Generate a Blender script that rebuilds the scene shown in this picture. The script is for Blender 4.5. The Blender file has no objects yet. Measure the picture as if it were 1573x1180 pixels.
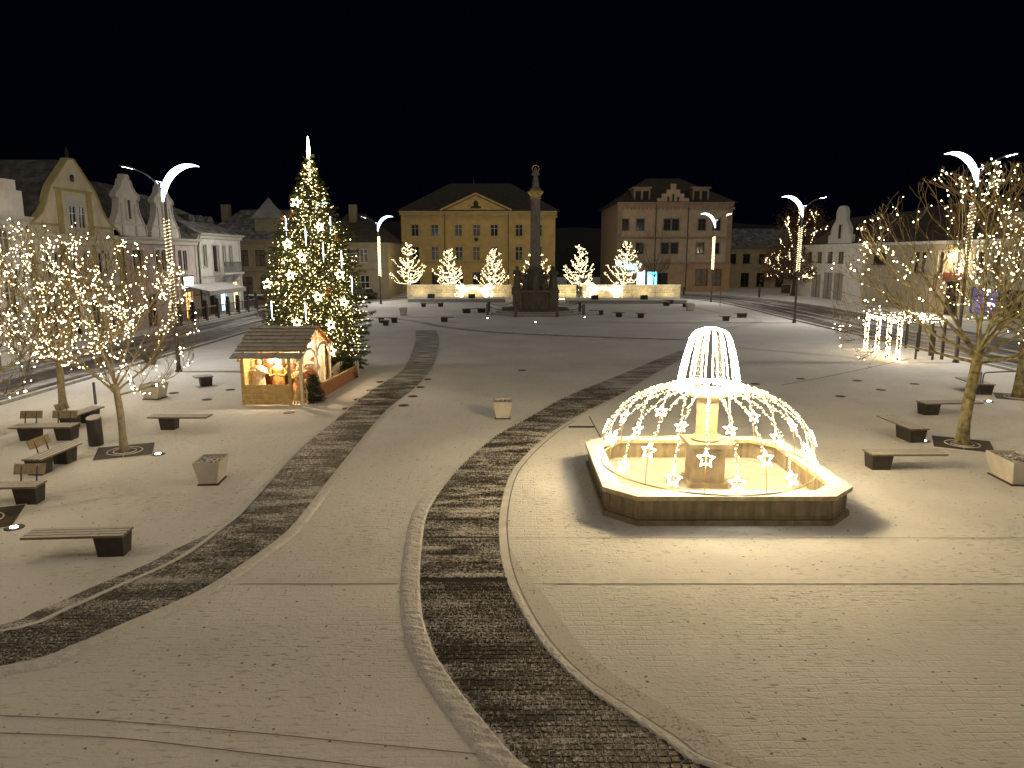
import bpy, math, random
import numpy as np
from mathutils import Vector, Matrix, noise

# ------------------------------------------------------------------ camera, sky, light
sc = bpy.context.scene
CAM_H, FOCAL, PITCH = 5.6, 1100.0, math.atan(198 / 1100.0)
cam_data = bpy.data.cameras.new('camera')
cam_data.sensor_width = 36.0
cam_data.lens = 36.0 * FOCAL / 1573.0
cam_data.clip_end = 2000
cam = bpy.data.objects.new('camera', cam_data)
sc.collection.objects.link(cam)
cam.location = (0, 0, CAM_H)
cam.rotation_euler = (math.pi / 2 - PITCH, 0, 0)
sc.camera = cam

world = bpy.data.worlds.new('World')
sc.world = world
world.use_nodes = True
wn = world.node_tree
sky = wn.nodes.new('ShaderNodeTexSky')
sky.sky_type = 'NISHITA'
sky.sun_disc = False
sky.sun_elevation = math.radians(-7)
sky.sun_rotation = math.radians(150)
bg = wn.nodes['Background']
bg.inputs['Strength'].default_value = 0.1
night = wn.nodes.new('ShaderNodeMix')          # faint navy of the night sky over the set sun's last light
night.data_type = 'RGBA'
night.blend_type = 'ADD'
night.inputs[0].default_value = 1.0
night.inputs[7].default_value = (.0013, .0018, .007, 1)
wn.links.new(sky.outputs['Color'], night.inputs[6])
wn.links.new(night.outputs[2], bg.inputs['Color'])

sun_data = bpy.data.lights.new('night_glow', 'SUN')
sun_data.energy = 0.125
sun_data.angle = math.radians(150)
sun_data.color = (1.0, 0.89, 0.75)
sun = bpy.data.objects.new('night_glow', sun_data)
sun.rotation_euler = (math.radians(46), math.radians(4), math.radians(12))
sc.collection.objects.link(sun)

vs = sc.view_settings
vs.view_transform = 'Standard'
vs.look = 'None'
vs.exposure = 1.7
vs.gamma = 1.0
sc.cycles.use_denoising = True
sc.cycles.max_bounces = 5
sc.cycles.diffuse_bounces = 3
sc.cycles.glossy_bounces = 2
sc.cycles.sample_clamp_indirect = 4.0
sc.cycles.sample_clamp_direct = 0.0

R = random.Random(7)

# ------------------------------------------------------------------ survey of the square (metres from picture points)
_s, _c = math.sin(PITCH), math.cos(PITCH)


def P(u, v, z=0.0):
    dx, dy = (u - 786.5) / FOCAL, (v - 590) / FOCAL
    t = (CAM_H - z) / (_s + dy * _c)
    return Vector((dx * t, t * (_c - dy * _s), z))


def Z(v, Y):
    k = (590 - v) / FOCAL
    return CAM_H + Y * (k * _c - _s) / (_c + k * _s)


# ------------------------------------------------------------------ helpers
COL = sc.collection


class MB:
    def __init__(s):
        s.v, s.f, s.m = [], [], []

    def quad(s, a, b, c, d, mi=0):
        n = len(s.v)
        s.v += [tuple(a), tuple(b), tuple(c), tuple(d)]
        s.f.append((n, n + 1, n + 2, n + 3)); s.m.append(mi)
        return s

    def tri(s, a, b, c, mi=0):
        n = len(s.v)
        s.v += [tuple(a), tuple(b), tuple(c)]
        s.f.append((n, n + 1, n + 2)); s.m.append(mi)
        return s

    def hexa(s, p, mi=0):          # p: 4 bottom, 4 top, both ccw from above
        n = len(s.v)
        s.v += [tuple(q) for q in p]
        for f in ((3, 2, 1, 0), (4, 5, 6, 7), (0, 1, 5, 4), (1, 2, 6, 5), (2, 3, 7, 6), (3, 0, 4, 7)):
            s.f.append(tuple(n + i for i in f)); s.m.append(mi)
        return s

    def box(s, x0, x1, y0, y1, z0, z1, mi=0):
        return s.hexa([(x0, y0, z0), (x1, y0, z0), (x1, y1, z0), (x0, y1, z0),
                       (x0, y0, z1), (x1, y0, z1), (x1, y1, z1), (x0, y1, z1)], mi)

    def prism(s, pts, axis, a, b, mi=0):
        """pts: 2-D outline ccw; axis 'y': (x,z) outline swept in y from a to b (a<b); axis 'z': (x,y) swept in z"""
        n, k = len(s.v), len(pts)
        if axis == 'y':
            s.v += [(x, a, z) for x, z in pts] + [(x, b, z) for x, z in pts]
        elif axis == 'x':
            s.v += [(b, y, z) for y, z in pts] + [(a, y, z) for y, z in pts]
            a, b = b, a
        else:
            s.v += [(x, y, b) for x, y in pts] + [(x, y, a) for x, y in pts]
        s.f.append(tuple(n + i for i in range(k))); s.m.append(mi)
        s.f.append(tuple(n + k + i for i in reversed(range(k)))); s.m.append(mi)
        for i in range(k):
            j = (i + 1) % k
            s.f.append((n + i, n + k + i, n + k + j, n + j)); s.m.append(mi)
        return s

    def tube(s, pts, radii, n=6, mi=0, cap=True):
        pts = [Vector(p) for p in pts]
        if not hasattr(radii, '__len__'):
            radii = [radii] * len(pts)
        base = len(s.v)
        up = Vector((0, 0, 1))
        last = None
        for i, p in enumerate(pts):
            t = (pts[min(i + 1, len(pts) - 1)] - pts[max(i - 1, 0)])
            if t.length < 1e-9:
                t = Vector((0, 0, 1))
            t.normalize()
            if last is None:
                a = t.cross(up if abs(t.z) < .95 else Vector((1, 0, 0)))
            else:
                a = last - t * last.dot(t)
                if a.length < 1e-6:
                    a = t.cross(up)
            a.normalize(); last = a
            b = t.cross(a)
            for k in range(n):
                th = 2 * math.pi * k / n
                s.v.append(tuple(p + (a * math.cos(th) + b * math.sin(th)) * radii[i]))
        for i in range(len(pts) - 1):
            for k in range(n):
                k2 = (k + 1) % n
                s.f.append((base + i * n + k, base + i * n + k2, base + (i + 1) * n + k2, base + (i + 1) * n + k)); s.m.append(mi)
        if cap:
            s.f.append(tuple(base + k for k in reversed(range(n)))); s.m.append(mi)
            e = base + (len(pts) - 1) * n
            s.f.append(tuple(e + k for k in range(n))); s.m.append(mi)
        return s

    def lathe(s, prof, n=16, c=(0, 0), sx=1, sy=1, mi=0, wob=None):
        base = len(s.v)
        for r, z in prof:
            for k in range(n):
                th = 2 * math.pi * k / n
                rr = r * (wob(th, z) if wob else 1)
                s.v.append((c[0] + rr * sx * math.cos(th), c[1] + rr * sy * math.sin(th), z))
        for i in range(len(prof) - 1):
            for k in range(n):
                k2 = (k + 1) % n
                s.f.append((base + i * n + k, base + i * n + k2, base + (i + 1) * n + k2, base + (i + 1) * n + k)); s.m.append(mi)
        s.f.append(tuple(base + k for k in reversed(range(n)))); s.m.append(mi)
        e = base + (len(prof) - 1) * n
        s.f.append(tuple(e + k for k in range(n))); s.m.append(mi)
        return s

    def ball(s, c, r, n=8, m=6, mi=0):
        prof = [(max(1e-4, r * math.sin(math.pi * i / m)), c[2] - r * math.cos(math.pi * i / m)) for i in range(m + 1)]
        return s.lathe(prof, n, (c[0], c[1]), mi=mi)

    def mesh(s, name, mats, smooth=False):
        me = bpy.data.meshes.new(name)
        me.from_pydata(s.v, [], s.f)
        for m in (mats if isinstance(mats, (list, tuple)) else [mats]):
            me.materials.append(m)
        if isinstance(mats, (list, tuple)) and len(mats) > 1:
            me.polygons.foreach_set('material_index', s.m)
        if smooth:
            me.polygons.foreach_set('use_smooth', [True] * len(s.f))
            try:
                me.set_sharp_from_angle(angle=math.radians(38))
            except Exception:
                pass
        me.update()
        return me

    def build(s, name, mats, parent=None, smooth=False, label=None):
        return link(name, s.mesh(name, mats, smooth), parent, label)


def link(name, data, parent=None, label=None):
    o = bpy.data.objects.new(name, data)
    COL.objects.link(o)
    if parent:
        o.parent = parent
    if label:
        o['label'] = label
    return o


def tag(o, label, cat, group=None, kind=None):
    o['label'] = label
    o['category'] = cat
    if group:
        o['group'] = group
    if kind:
        o['kind'] = kind
    return o


def struct(o):
    o['kind'] = 'structure'
    return o


def stuff(o):
    o['kind'] = 'stuff'
    return o


def thing(name, label, cat, loc=(0, 0, 0), rot=0, group=None):
    o = bpy.data.objects.new(name, None)
    o.empty_display_size = 0.3
    COL.objects.link(o)
    o.location = loc
    o.rotation_euler = (0, 0, rot)
    return tag(o, label, cat, group)


def copy_tree(src, loc, rot, label, parent=None):
    c = src.copy()
    COL.objects.link(c)
    if parent is None:
        c.location = loc
        c.rotation_euler = (0, 0, rot)
        c['label'] = label
    else:
        c.parent = parent
    for ch in src.children:
        copy_tree(ch, None, None, None, c)
    return c


ORD = ['first', 'second', 'third', 'fourth', 'fifth', 'sixth', 'seventh', 'eighth', 'ninth', 'tenth', 'eleventh', 'twelfth', 'thirteenth', 'fourteenth']


def spline(pts, per=8):
    pts = [Vector(p) for p in pts]
    out = []
    for i in range(len(pts) - 1):
        p0, p1, p2, p3 = pts[max(i - 1, 0)], pts[i], pts[i + 1], pts[min(i + 2, len(pts) - 1)]
        for k in range(per):
            t = k / per
            out.append(0.5 * ((2 * p1) + (p2 - p0) * t + (2 * p0 - 5 * p1 + 4 * p2 - p3) * t * t + (3 * p1 - p0 - 3 * p2 + p3) * t ** 3))
    out.append(pts[-1])
    return out


# little lamps: many bulbs in one mesh
_ph = (1 + 5 ** .5) / 2
ICO_V = np.array([(-1, _ph, 0), (1, _ph, 0), (-1, -_ph, 0), (1, -_ph, 0), (0, -1, _ph), (0, 1, _ph), (0, -1, -_ph), (0, 1, -_ph), (_ph, 0, -1), (_ph, 0, 1), (-_ph, 0, -1), (-_ph, 0, 1)], float)
ICO_V /= np.linalg.norm(ICO_V[0])
ICO_F = np.array([(0, 11, 5), (0, 5, 1), (0, 1, 7), (0, 7, 10), (0, 10, 11), (1, 5, 9), (5, 11, 4), (11, 10, 2), (10, 7, 6), (7, 1, 8), (3, 9, 4), (3, 4, 2), (3, 2, 6), (3, 6, 8), (3, 8, 9), (4, 9, 5), (2, 4, 11), (6, 2, 10), (8, 6, 7), (9, 8, 1)])
OCT_V = np.array([(1, 0, 0), (-1, 0, 0), (0, 1, 0), (0, -1, 0), (0, 0, 1), (0, 0, -1)], float)
OCT_F = np.array([(0, 2, 4), (2, 1, 4), (1, 3, 4), (3, 0, 4), (2, 0, 5), (1, 2, 5), (3, 1, 5), (0, 3, 5)])


def bulbs(name, pts, rad, mats, parent, ico=True, stretch=1.0):
    pts = np.array([tuple(p) for p in pts], float)
    n = len(pts)
    if not hasattr(rad, '__len__'):
        rad = [rad] * n
    V, F = (ICO_V, ICO_F) if ico else (OCT_V, OCT_F)
    V = V * np.array([1, 1, stretch])
    vv = (pts[:, None, :] + V[None] * np.array(rad, float)[:, None, None]).reshape(-1, 3)
    ff = (F[None] + (np.arange(n) * len(V))[:, None, None]).reshape(-1, 3)
    me = bpy.data.meshes.new(name)
    me.vertices.add(len(vv)); me.vertices.foreach_set('co', vv.ravel())
    me.loops.add(ff.size); me.loops.foreach_set('vertex_index', ff.ravel().astype(np.int32))
    me.polygons.add(len(ff)); me.polygons.foreach_set('loop_start', np.arange(0, ff.size, 3, dtype=np.int32))
    mats = mats if isinstance(mats, (list, tuple)) else [mats]
    for m in mats:
        me.materials.append(m)
    if len(mats) > 1:
        pick = np.random.RandomState(n).randint(0, len(mats), n)
        me.polygons.foreach_set('material_index', np.repeat(pick, len(F)).astype(np.int32))
    me.update(calc_edges=True)
    me.validate()
    return stuff(link(name, me, parent))


# ------------------------------------------------------------------ materials
class NT:
    def __init__(s, name):
        s.m = bpy.data.materials.new(name)
        s.m.use_nodes = True
        s.t = s.m.node_tree
        s.b = s.t.nodes['Principled BSDF']

    def n(s, typ, **kw):
        nd = s.t.nodes.new('ShaderNode' + typ)
        for k, v in kw.items():
            if k.startswith('i_'):
                key = k[2:].replace('_', ' ')
                nd.inputs[int(key) if key.isdigit() else key].default_value = v
            else:
                setattr(nd, k, v)
        return nd

    def l(s, a, b):
        s.t.links.new(a, b)

    def pos(s):
        return s.n('NewGeometry').outputs['Position']

    def math(s, op, a, b=None, clamp=False):
        nd = s.n('Math', operation=op, use_clamp=clamp)
        for i, x in enumerate((a, b)):
            if x is None:
                continue
            if isinstance(x, (int, float)):
                nd.inputs[i].default_value = x
            else:
                s.l(x, nd.inputs[i])
        return nd.outputs[0]

    def noise(s, scale, detail=3, vec=None, rough=.55):
        nd = s.n('TexNoise', i_Scale=scale, i_Detail=detail, i_Roughness=rough)
        s.l(vec if vec is not None else s.pos(), nd.inputs['Vector'])
        return nd.outputs['Fac']

    def ramp(s, fac, a, b, ca=(0, 0, 0, 1), cb=(1, 1, 1, 1)):
        nd = s.n('ValToRGB')
        nd.color_ramp.elements[0].position = a
        nd.color_ramp.elements[1].position = b
        nd.color_ramp.elements[0].color = ca
        nd.color_ramp.elements[1].color = cb
        s.l(fac, nd.inputs[0])
        return nd.outputs[0]

    def mix(s, fac, a, b):
        nd = s.n('Mix', data_type='RGBA')
        for sock, x in ((nd.inputs[0], fac), (nd.inputs[6], a), (nd.inputs[7], b)):
            if isinstance(x, tuple):
                sock.default_value = x if len(x) == 4 else x + (1,)
            elif isinstance(x, (int, float)):
                sock.default_value = x
            else:
                s.l(x, sock)
        return nd.outputs[2]

    def bump(s, h, strength=.5, dist=.02, prev=None):
        nd = s.n('Bump', i_Strength=strength, i_Distance=dist)
        s.l(h, nd.inputs['Height'])
        if prev is not None:
            s.l(prev, nd.inputs['Normal'])
        return nd.outputs[0]

    def done(s, col=None, rough=.7, normal=None, metal=0, spec=None):
        if col is not None:
            if isinstance(col, tuple):
                s.b.inputs['Base Color'].default_value = col if len(col) == 4 else col + (1,)
            else:
                s.l(col, s.b.inputs['Base Color'])
        if isinstance(rough, (int, float)):
            s.b.inputs['Roughness'].default_value = rough
        else:
            s.l(rough, s.b.inputs['Roughness'])
        s.b.inputs['Metallic'].default_value = metal
        if spec is not None:
            s.b.inputs['Specular IOR Level'].default_value = spec
        if normal is not None:
            s.l(normal, s.b.inputs['Normal'])
        return s.m


def plain(name, col, rough=.7, var=.25, scale=3.0, bump=.25, bscale=30, metal=0, dist=.01):
    """a worn surface: two scales of tone and a fine relief"""
    t = NT(name)
    a = t.noise(scale, 5)
    dark = tuple(c * (1 - var) for c in col)
    light = tuple(min(1, c * (1 + var)) for c in col)
    c = t.mix(t.ramp(a, .3, .7), dark, light)
    return t.done(c, rough, t.bump(t.noise(bscale, 4), bump, dist), metal)


def emit(name, col, strength):
    t = NT(name)
    t.b.inputs['Base Color'].default_value = (.02, .02, .02, 1)
    t.b.inputs['Emission Color'].default_value = col + (1,)
    t.b.inputs['Emission Strength'].default_value = strength
    return t.m


def snow_ground():
    t = NT('snow_on_paving')
    p = t.pos()
    bk = t.n('TexBrick', i_Scale=1.0, i_Mortar_Size=.018, i_Mortar_Smooth=.8, i_Brick_Width=.58, i_Row_Height=.14, offset=.5)
    wob = t.n('VectorMath', operation='ADD')
    nz = t.n('TexNoise', i_Scale=2.2, i_Detail=2)
    t.l(p, nz.inputs['Vector'])
    sc_ = t.n('VectorMath', operation='SCALE'); sc_.inputs['Scale'].default_value = .10
    t.l(nz.outputs['Color'], sc_.inputs[0])
    t.l(p, wob.inputs[0]); t.l(sc_.outputs[0], wob.inputs[1])
    t.l(wob.outputs[0], bk.inputs['Vector'])
    mort = bk.outputs['Fac']
    patch = t.ramp(t.noise(.55, 4), .42, .68)
    fine = t.noise(16, 4)
    # joints that the thin snow has sunk into
    j = t.math('MULTIPLY', mort, patch)
    jd = t.math('MULTIPLY', j, t.ramp(t.noise(5, 2), .45, .7))
    # melt spots
    vo = t.n('TexVoronoi', voronoi_dimensions='2D', i_Scale=4.3, i_Randomness=1.0)
    t.l(wob.outputs[0], vo.inputs['Vector'])
    rnd = t.n('SeparateColor'); t.l(vo.outputs['Color'], rnd.inputs[0])
    rad = t.math('ADD', t.math('MULTIPLY', t.math('POWER', rnd.outputs[0], 2.0), .13), -.008)
    spot = t.math('LESS_THAN', t.math('ADD', vo.outputs['Distance'], t.math('MULTIPLY', t.noise(38, 2), .05)), rad)
    spot = t.math('MULTIPLY', spot, t.ramp(t.noise(.33, 3), .36, .5))
    smp = t.n('Mapping'); t.l(wob.outputs[0], smp.inputs['Vector']); smp.inputs['Scale'].default_value = (4.5, 19, 1)
    dash = t.math('MULTIPLY', t.ramp(t.noise(1.0, 3, smp.outputs[0]), .57, .72), t.ramp(t.noise(.4, 3), .34, .6))
    base = t.mix(t.ramp(t.noise(.35, 5), .3, .7), (.70, .69, .68), (.83, .82, .81))
    base = t.mix(t.math('MULTIPLY', jd, .22), base, (.22, .19, .165))
    base = t.mix(t.math('MULTIPLY', dash, .6), base, (.25, .22, .19))
    base = t.mix(t.math('MULTIPLY', t.ramp(fine, .60, .8), .25), base, (.4, .37, .34))
    base = t.mix(t.math('MULTIPLY', spot, .85), base, (.07, .06, .05))
    h = t.math('SUBTRACT', t.math('MULTIPLY', fine, .55), t.math('MULTIPLY', j, .4))
    h = t.math('ADD', h, t.math('MULTIPLY', t.noise(60, 2), .25))
    h = t.math('SUBTRACT', h, t.math('MULTIPLY', spot, .6))
    h = t.math('SUBTRACT', h, t.math('MULTIPLY', dash, .7))
    nrm = t.bump(t.noise(3.2, 3), .35, .03)
    nrm = t.bump(h, .85, .03, nrm)
    return t.done(base, .85, nrm, spec=.2)


def swept_paving(name, cover_lo, cover_hi, dark=(.038, .031, .025), grid=True, wl=.5, fs=26):
    """dark wet setts with what snow is left on them"""
    t = NT(name)
    isl = t.n('NewGeometry').outputs['Random Per Island']
    c = t.mix(isl, dark, tuple(x * 2.1 for x in dark))
    p = t.pos()
    mp = t.n('Mapping'); t.l(p, mp.inputs['Vector']); mp.inputs['Scale'].default_value = (.55, 1.6, 1)
    cov = t.math('ADD', t.math('MULTIPLY', t.noise(1.3, 5, mp.outputs[0], .65), wl), t.math('MULTIPLY', t.noise(fs, 4, rough=.75), 1 - wl))
    m = t.ramp(cov, cover_lo, cover_hi)
    if grid:
        bk = t.n('TexBrick', i_Scale=1.0, i_Mortar_Size=.02, i_Mortar_Smooth=.4, i_Brick_Width=.19, i_Row_Height=.2, offset=.5)
        t.l(p, bk.inputs['Vector'])
        m2 = t.math('MULTIPLY', bk.outputs['Fac'], t.ramp(t.noise(7, 3), .4, .62))
        m = t.math('MAXIMUM', m, m2)
    c = t.mix(m, c, (.66, .64, .62))
    rough = t.mix(m, (.5, .5, .5), (.9, .9, .9))
    return t.done(c, rough, t.bump(t.math('ADD', t.noise(45, 3), m), .5, .012), spec=.3)


def streaky_road():
    t = NT('slushy_road')
    uv = t.n('UVMap')
    mp = t.n('Mapping'); t.l(uv.outputs[0], mp.inputs['Vector']); mp.inputs['Scale'].default_value = (.035, 1.0, 1)
    a = t.noise(1.3, 5, mp.outputs[0], .6)
    b = t.noise(1.7, 5)
    m = t.ramp(t.math('ADD', t.math('MULTIPLY', a, .72), t.math('MULTIPLY', b, .28)), .46, .62)
    c = t.mix(m, (.05, .042, .036), (.55, .54, .54))
    return t.done(c, t.mix(m, (.45,) * 3, (.9,) * 3), t.bump(t.math('ADD', m, t.noise(20, 4)), .4, .03))


def snow_over(name, col, lo=.35, hi=.6, scale=6, up=.6, rough=.6, snow=(.74, .73, .72)):
    """something under a thin snow that stays on faces looking up"""
    t = NT(name)
    nrm = t.n('NewGeometry').outputs['Normal']
    sp = t.n('SeparateXYZ'); t.l(nrm, sp.inputs[0])
    upm = t.ramp(sp.outputs[2], up, up + .25)
    m = t.math('MULTIPLY', upm, t.ramp(t.noise(scale, 4), lo, hi))
    base = t.mix(t.ramp(t.noise(7, 4), .3, .7), tuple(c * .75 for c in col), tuple(c * 1.25 for c in col))
    c = t.mix(m, base, snow)
    return t.done(c, rough, t.bump(t.math('ADD', t.noise(40, 3), m), .35, .01))


def tiled_roof(name, col, snow=.3):
    t = NT(name)
    tc = t.n('UVMap')
    bk = t.n('TexBrick', i_Scale=1.0, i_Mortar_Size=.035, i_Mortar_Smooth=.3, i_Brick_Width=.3, i_Row_Height=.34, offset=.5)
    t.l(tc.outputs[0], bk.inputs['Vector'])
    m = t.math('MULTIPLY', t.ramp(t.noise(1.6, 5), .4, .75), snow)
    c = t.mix(t.noise(5, 3), tuple(x * .7 for x in col), tuple(x * 1.3 for x in col))
    c = t.mix(t.math('MULTIPLY', bk.outputs['Fac'], .5), c, tuple(x * .4 for x in col))
    c = t.mix(m, c, (.5, .5, .52))
    return t.done(c, .8, t.bump(bk.outputs['Fac'], -.8, .05))


def stone(name, col, streak=.5):
    t = NT(name)
    p = t.pos()
    mp = t.n('Mapping'); t.l(p, mp.inputs['Vector']); mp.inputs['Scale'].default_value = (5, 5, .5)
    s1 = t.ramp(t.noise(1.2, 5, mp.outputs[0]), .38, .7)
    c = t.mix(t.ramp(t.noise(3, 6), .3, .7), tuple(x * .7 for x in col), tuple(x * 1.2 for x in col))
    c = t.mix(t.math('MULTIPLY', s1, streak), c, tuple(x * f for x, f in zip(col, (.42, .4, .33))))
    return t.done(c, .85, t.bump(t.noise(28, 5), .4, .015))


M = {}
M['snow'] = snow_ground()
M['setts'] = swept_paving('snowy_setts', .485, .57, (.027, .021, .016), grid=False, wl=.45, fs=22)
M['setts_fine'] = swept_paving('snow_flecked_setts', .515, .575, (.027, .021, .016), grid=False, wl=.3, fs=30)
M['sett_bed'] = swept_paving('sett_bed', .44, .56, (.027, .021, .016))
M['basin_snow'] = plain('trodden_basin_snow', (.46, .41, .33), .85, .2, 3, .4, 18)
M['wood'] = plain('backdrop_black', (.018, .018, .014), .95, .4, .2, .3, 2)  # near-black tone of the added backdrop, stands for night darkness
M['thin'] = swept_paving('thin_snow_strip', .34, .47, (.09, .08, .07), grid=False, wl=.3, fs=20)
M['ridge'] = plain('packed_snow', (.74, .72, .71), .85, .14, 7, .9, 26, dist=.03)
M['granite'] = swept_paving('granite_strip', .46, .60, (.05, .045, .04), grid=False)
M['strip'] = plain('snowy_granite_strip', (.70, .68, .66), .85, .12, 3, .3, 25)
M['groove'] = plain('wet_joint', (.24, .22, .195), .8, .3)
M['road'] = streaky_road()
M['kerb'] = snow_over('snowy_kerb', (.3, .29, .27), .3, .5)
M['iron'] = plain('dark_cast_iron', (.045, .04, .035), .6, .3)
M['grate'] = plain('rust_tree_grate', (.055, .042, .032), .75, .35, 8, .6, 25)
M['steel'] = plain('dark_painted_steel', (.03, .028, .027), .45, .2, 4, .1)
M['lamp_steel'] = plain('galvanised_lamp_steel', (.12, .12, .125), .4, .15, 3, .08, metal=.6)
M['block'] = plain('dark_bench_block', (.035, .028, .024), .65, .35, 6, .3)
M['slat'] = snow_over('snowy_bench_slat', (.20, .15, .10), .2, .42, 9, .6, .7, (.62, .60, .57))
M['backwood'] = plain('bench_back_wood', (.26, .2, .13), .65, .25, 10, .3)
M['concrete'] = plain('pale_concrete', (.52, .49, .43), .8, .14, 3, .2)
M['soil'] = snow_over('soil_with_snow', (.09, .07, .05), .42, .6, 14)
M['bark'] = plain('plane_bark', (.23, .20, .10), .9, .75, 6, .9, 18, dist=.03)
M['bark_pale'] = plain('young_bark', (.27, .23, .15), .85, .3, 8, .6, 18)
M['twig'] = plain('bare_twigs', (.17, .13, .065), .9, .35, 8, .2)
M['bark_far'] = plain('dark_far_bark', (.06, .045, .03), .9, .3)
M['needle'] = plain('fir_needles', (.065, .08, .026), .75, .45, 5, .2)
M['needle_dark'] = plain('dark_fir_needles', (.022, .036, .016), .8, .4, 5, .2)
M['beech'] = plain('brown_dead_leaves', (.11, .05, .025), .85, .5, 3, .2)
M['wire'] = plain('thin_wire', (.03, .035, .025), .6, .1)
M['frame_gold'] = plain('gold_painted_wire', (.45, .33, .12), .45, .15, metal=.3)
M['sandstone'] = stone('sandstone', (.42, .34, .22), .25)
M['basin'] = stone('weathered_basin', (.31, .26, .175), .75)
M['basin_top'] = snow_over('snowy_coping', (.5, .42, .28), .15, .4, 5, .6, .75, (.78, .75, .68))
M['monument'] = stone('dark_monument_stone', (.17, .15, .115), .6)
M['monument_pale'] = stone('column_stone', (.26, .235, .2), .35)
M['gilt'] = plain('gilded_capital', (.62, .46, .16), .35, .2, 6, .3, metal=.8)
M['larch'] = plain('new_timber', (.52, .37, .16), .6, .22, 7, .3)
M['roofboard'] = snow_over('snowy_roof_board', (.2, .16, .12), .25, .55, 5, .2, .75, (.36, .34, .31))
M['redboard'] = plain('red_larch_board', (.42, .2, .09), .65, .2, 7, .3)
M['whitewood'] = plain('white_painted_wood', (.75, .7, .6), .6, .08, 6, .2)
M['glass'] = plain('dark_window_glass', (.018, .018, .02), .12, .2, .8, .05, 2)
M['glass_dim'] = plain('curtained_glass', (.16, .13, .1), .3, .4, 1.5, .05, 3)
M['win_white'] = plain('white_window_frame', (.6, .58, .53), .6, .08)
M['win_brown'] = plain('brown_window_frame', (.06, .04, .028), .6, .15)
M['warm'] = emit('warm_bulb', (1.0, .74, .40), 13.0)
M['warm0'] = emit('dim_warm_bulb', (1.0, .74, .38), 4.0)
M['warm2'] = emit('bright_warm_bulb', (1.0, .80, .48), 44.0)
M['fir_bulb'] = emit('fir_bulb', (1.0, .72, .28), 3.2)
M['fir_bulb2'] = emit('fir_bulb_bright', (1.0, .78, .40), 12.0)
M['dome'] = emit('dome_bulb', (1.0, .80, .42), 6.0)
M['net'] = emit('net_bulb', (1.0, .86, .52), 2.6)
M['added_fill'] = emit('added_fill_led', (1.0, .72, .41), 850.0)  # overbright lens of the added right lamp, foreground fill
M['added_fill_dim'] = emit('added_fill_led_dim', (1.0, .75, .44), 450.0)  # weaker fill lens of the added left lamp
M['rope'] = emit('rope_light', (1.0, .75, .37), 100.0)
M['star'] = emit('star_tube', (1.0, .91, .72), 16.0)
M['fir_star'] = emit('fir_star', (1.0, .82, .44), 6.0)
M['icicle'] = emit('icicle_tube', (.72, .82, 1.0), 1.6)
M['cyan'] = emit('cyan_glow', (.1, .55, 1.0), 3.0)
M['cyan_pale'] = emit('pale_blue_glow', (.45, .72, 1.0), 1.6)
M['violet'] = emit('violet_glow', (.35, .3, 1.0), .15)
M['crescent'] = emit('crescent_tube', (.62, .90, 1.0), 3.2)
M['led'] = emit('street_led', (1.0, .92, .80), 750.0)
M['uplight'] = emit('ground_spot_lens', (1.0, .95, .82), 40.0)
M['far_bulb'] = emit('far_bulb', (1.0, .80, .42), 2.6)
M['arch_bulb'] = emit('arch_bulb', (1.0, .86, .56), 1.5)
M['strip_light'] = emit('wall_strip', (1.0, .80, .42), 120.0)
M['orange_in'] = emit('orange_interior', (1.0, .45, .14), .9)
M['warm_in'] = emit('warm_interior', (1.0, .72, .4), .7)
M['cool_poster'] = emit('lit_poster_white', (.85, .95, 1.0), 1.8)
M['hut_lamp'] = emit('hut_lamp', (1.0, .74, .42), 460.0)
M['snowroof'] = plain('snowy_roof', (.3, .29, .29), .9, .3, 1.2, .2)

# ------------------------------------------------------------------ the square: ground, paths, roads
def sheet(name, pts, mat, z):
    mb = MB()
    mb.v = [(p[0], p[1], z) for p in pts]
    mb.f = [tuple(range(len(pts)))]; mb.m = [0]
    return struct(mb.build(name, mat))


sheet('ground', [(-300, -60), (300, -60), (300, 500), (-300, 500)], M['snow'], 0.0)


# near-black backdrop added beyond the town so the gaps stay night-dark
mb = MB()
for i in range(61):
    x = -300 + i * 10
    h = 9 + 5 * noise.noise(Vector((x * .02, 0, 1))) + 2 * noise.noise(Vector((x * .11, 3, 1)))
    mb.v += [(x, 185, -.5), (x, 215, h), (x, 330, h * 2.2)]
for i in range(60):
    for j in range(2):
        a = i * 3 + j
        mb.f.append((a, a + 3, a + 4, a + 1)); mb.m.append(0)
struct(mb.build('dark_backdrop', M['wood']))


class Band:
    """a path whose two edges are known as x over y"""
    def __init__(s, left, right, ext_l=None, ext_r=None):
        def conv(px, ext):
            q = [P(*a) for a in px]
            if ext:
                q = [Vector((e[0], e[1], 0)) for e in ext] + q
            q = spline(q, 6)
            ys = np.array([a.y for a in q]); xs = np.array([a.x for a in q])
            o = np.argsort(ys)
            return ys[o], xs[o]
        s.l, s.r = conv(left, ext_l), conv(right, ext_r)

    def xl(s, y): return float(np.interp(y, *s.l))
    def xr(s, y): return float(np.interp(y, *s.r))


def ystrip(name, fl, fr, y0, y1, z, mat, n=160):
    mb = MB()
    for i in range(n + 1):
        y = y0 + (y1 - y0) * (i / n) ** 1.5
        mb.v += [(fl(y), y, z), (fr(y), y, z)]
    for i in range(n):
        mb.f.append((2 * i, 2 * i + 1, 2 * i + 3, 2 * i + 2)); mb.m.append(0)
    return struct(mb.build(name, mat))


def slope_w(f, y, w):          # widen an edge by w metres measured across the path
    d = (f(y + .15) - f(y - .15)) / .3
    return w * math.sqrt(1 + d * d)


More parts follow.
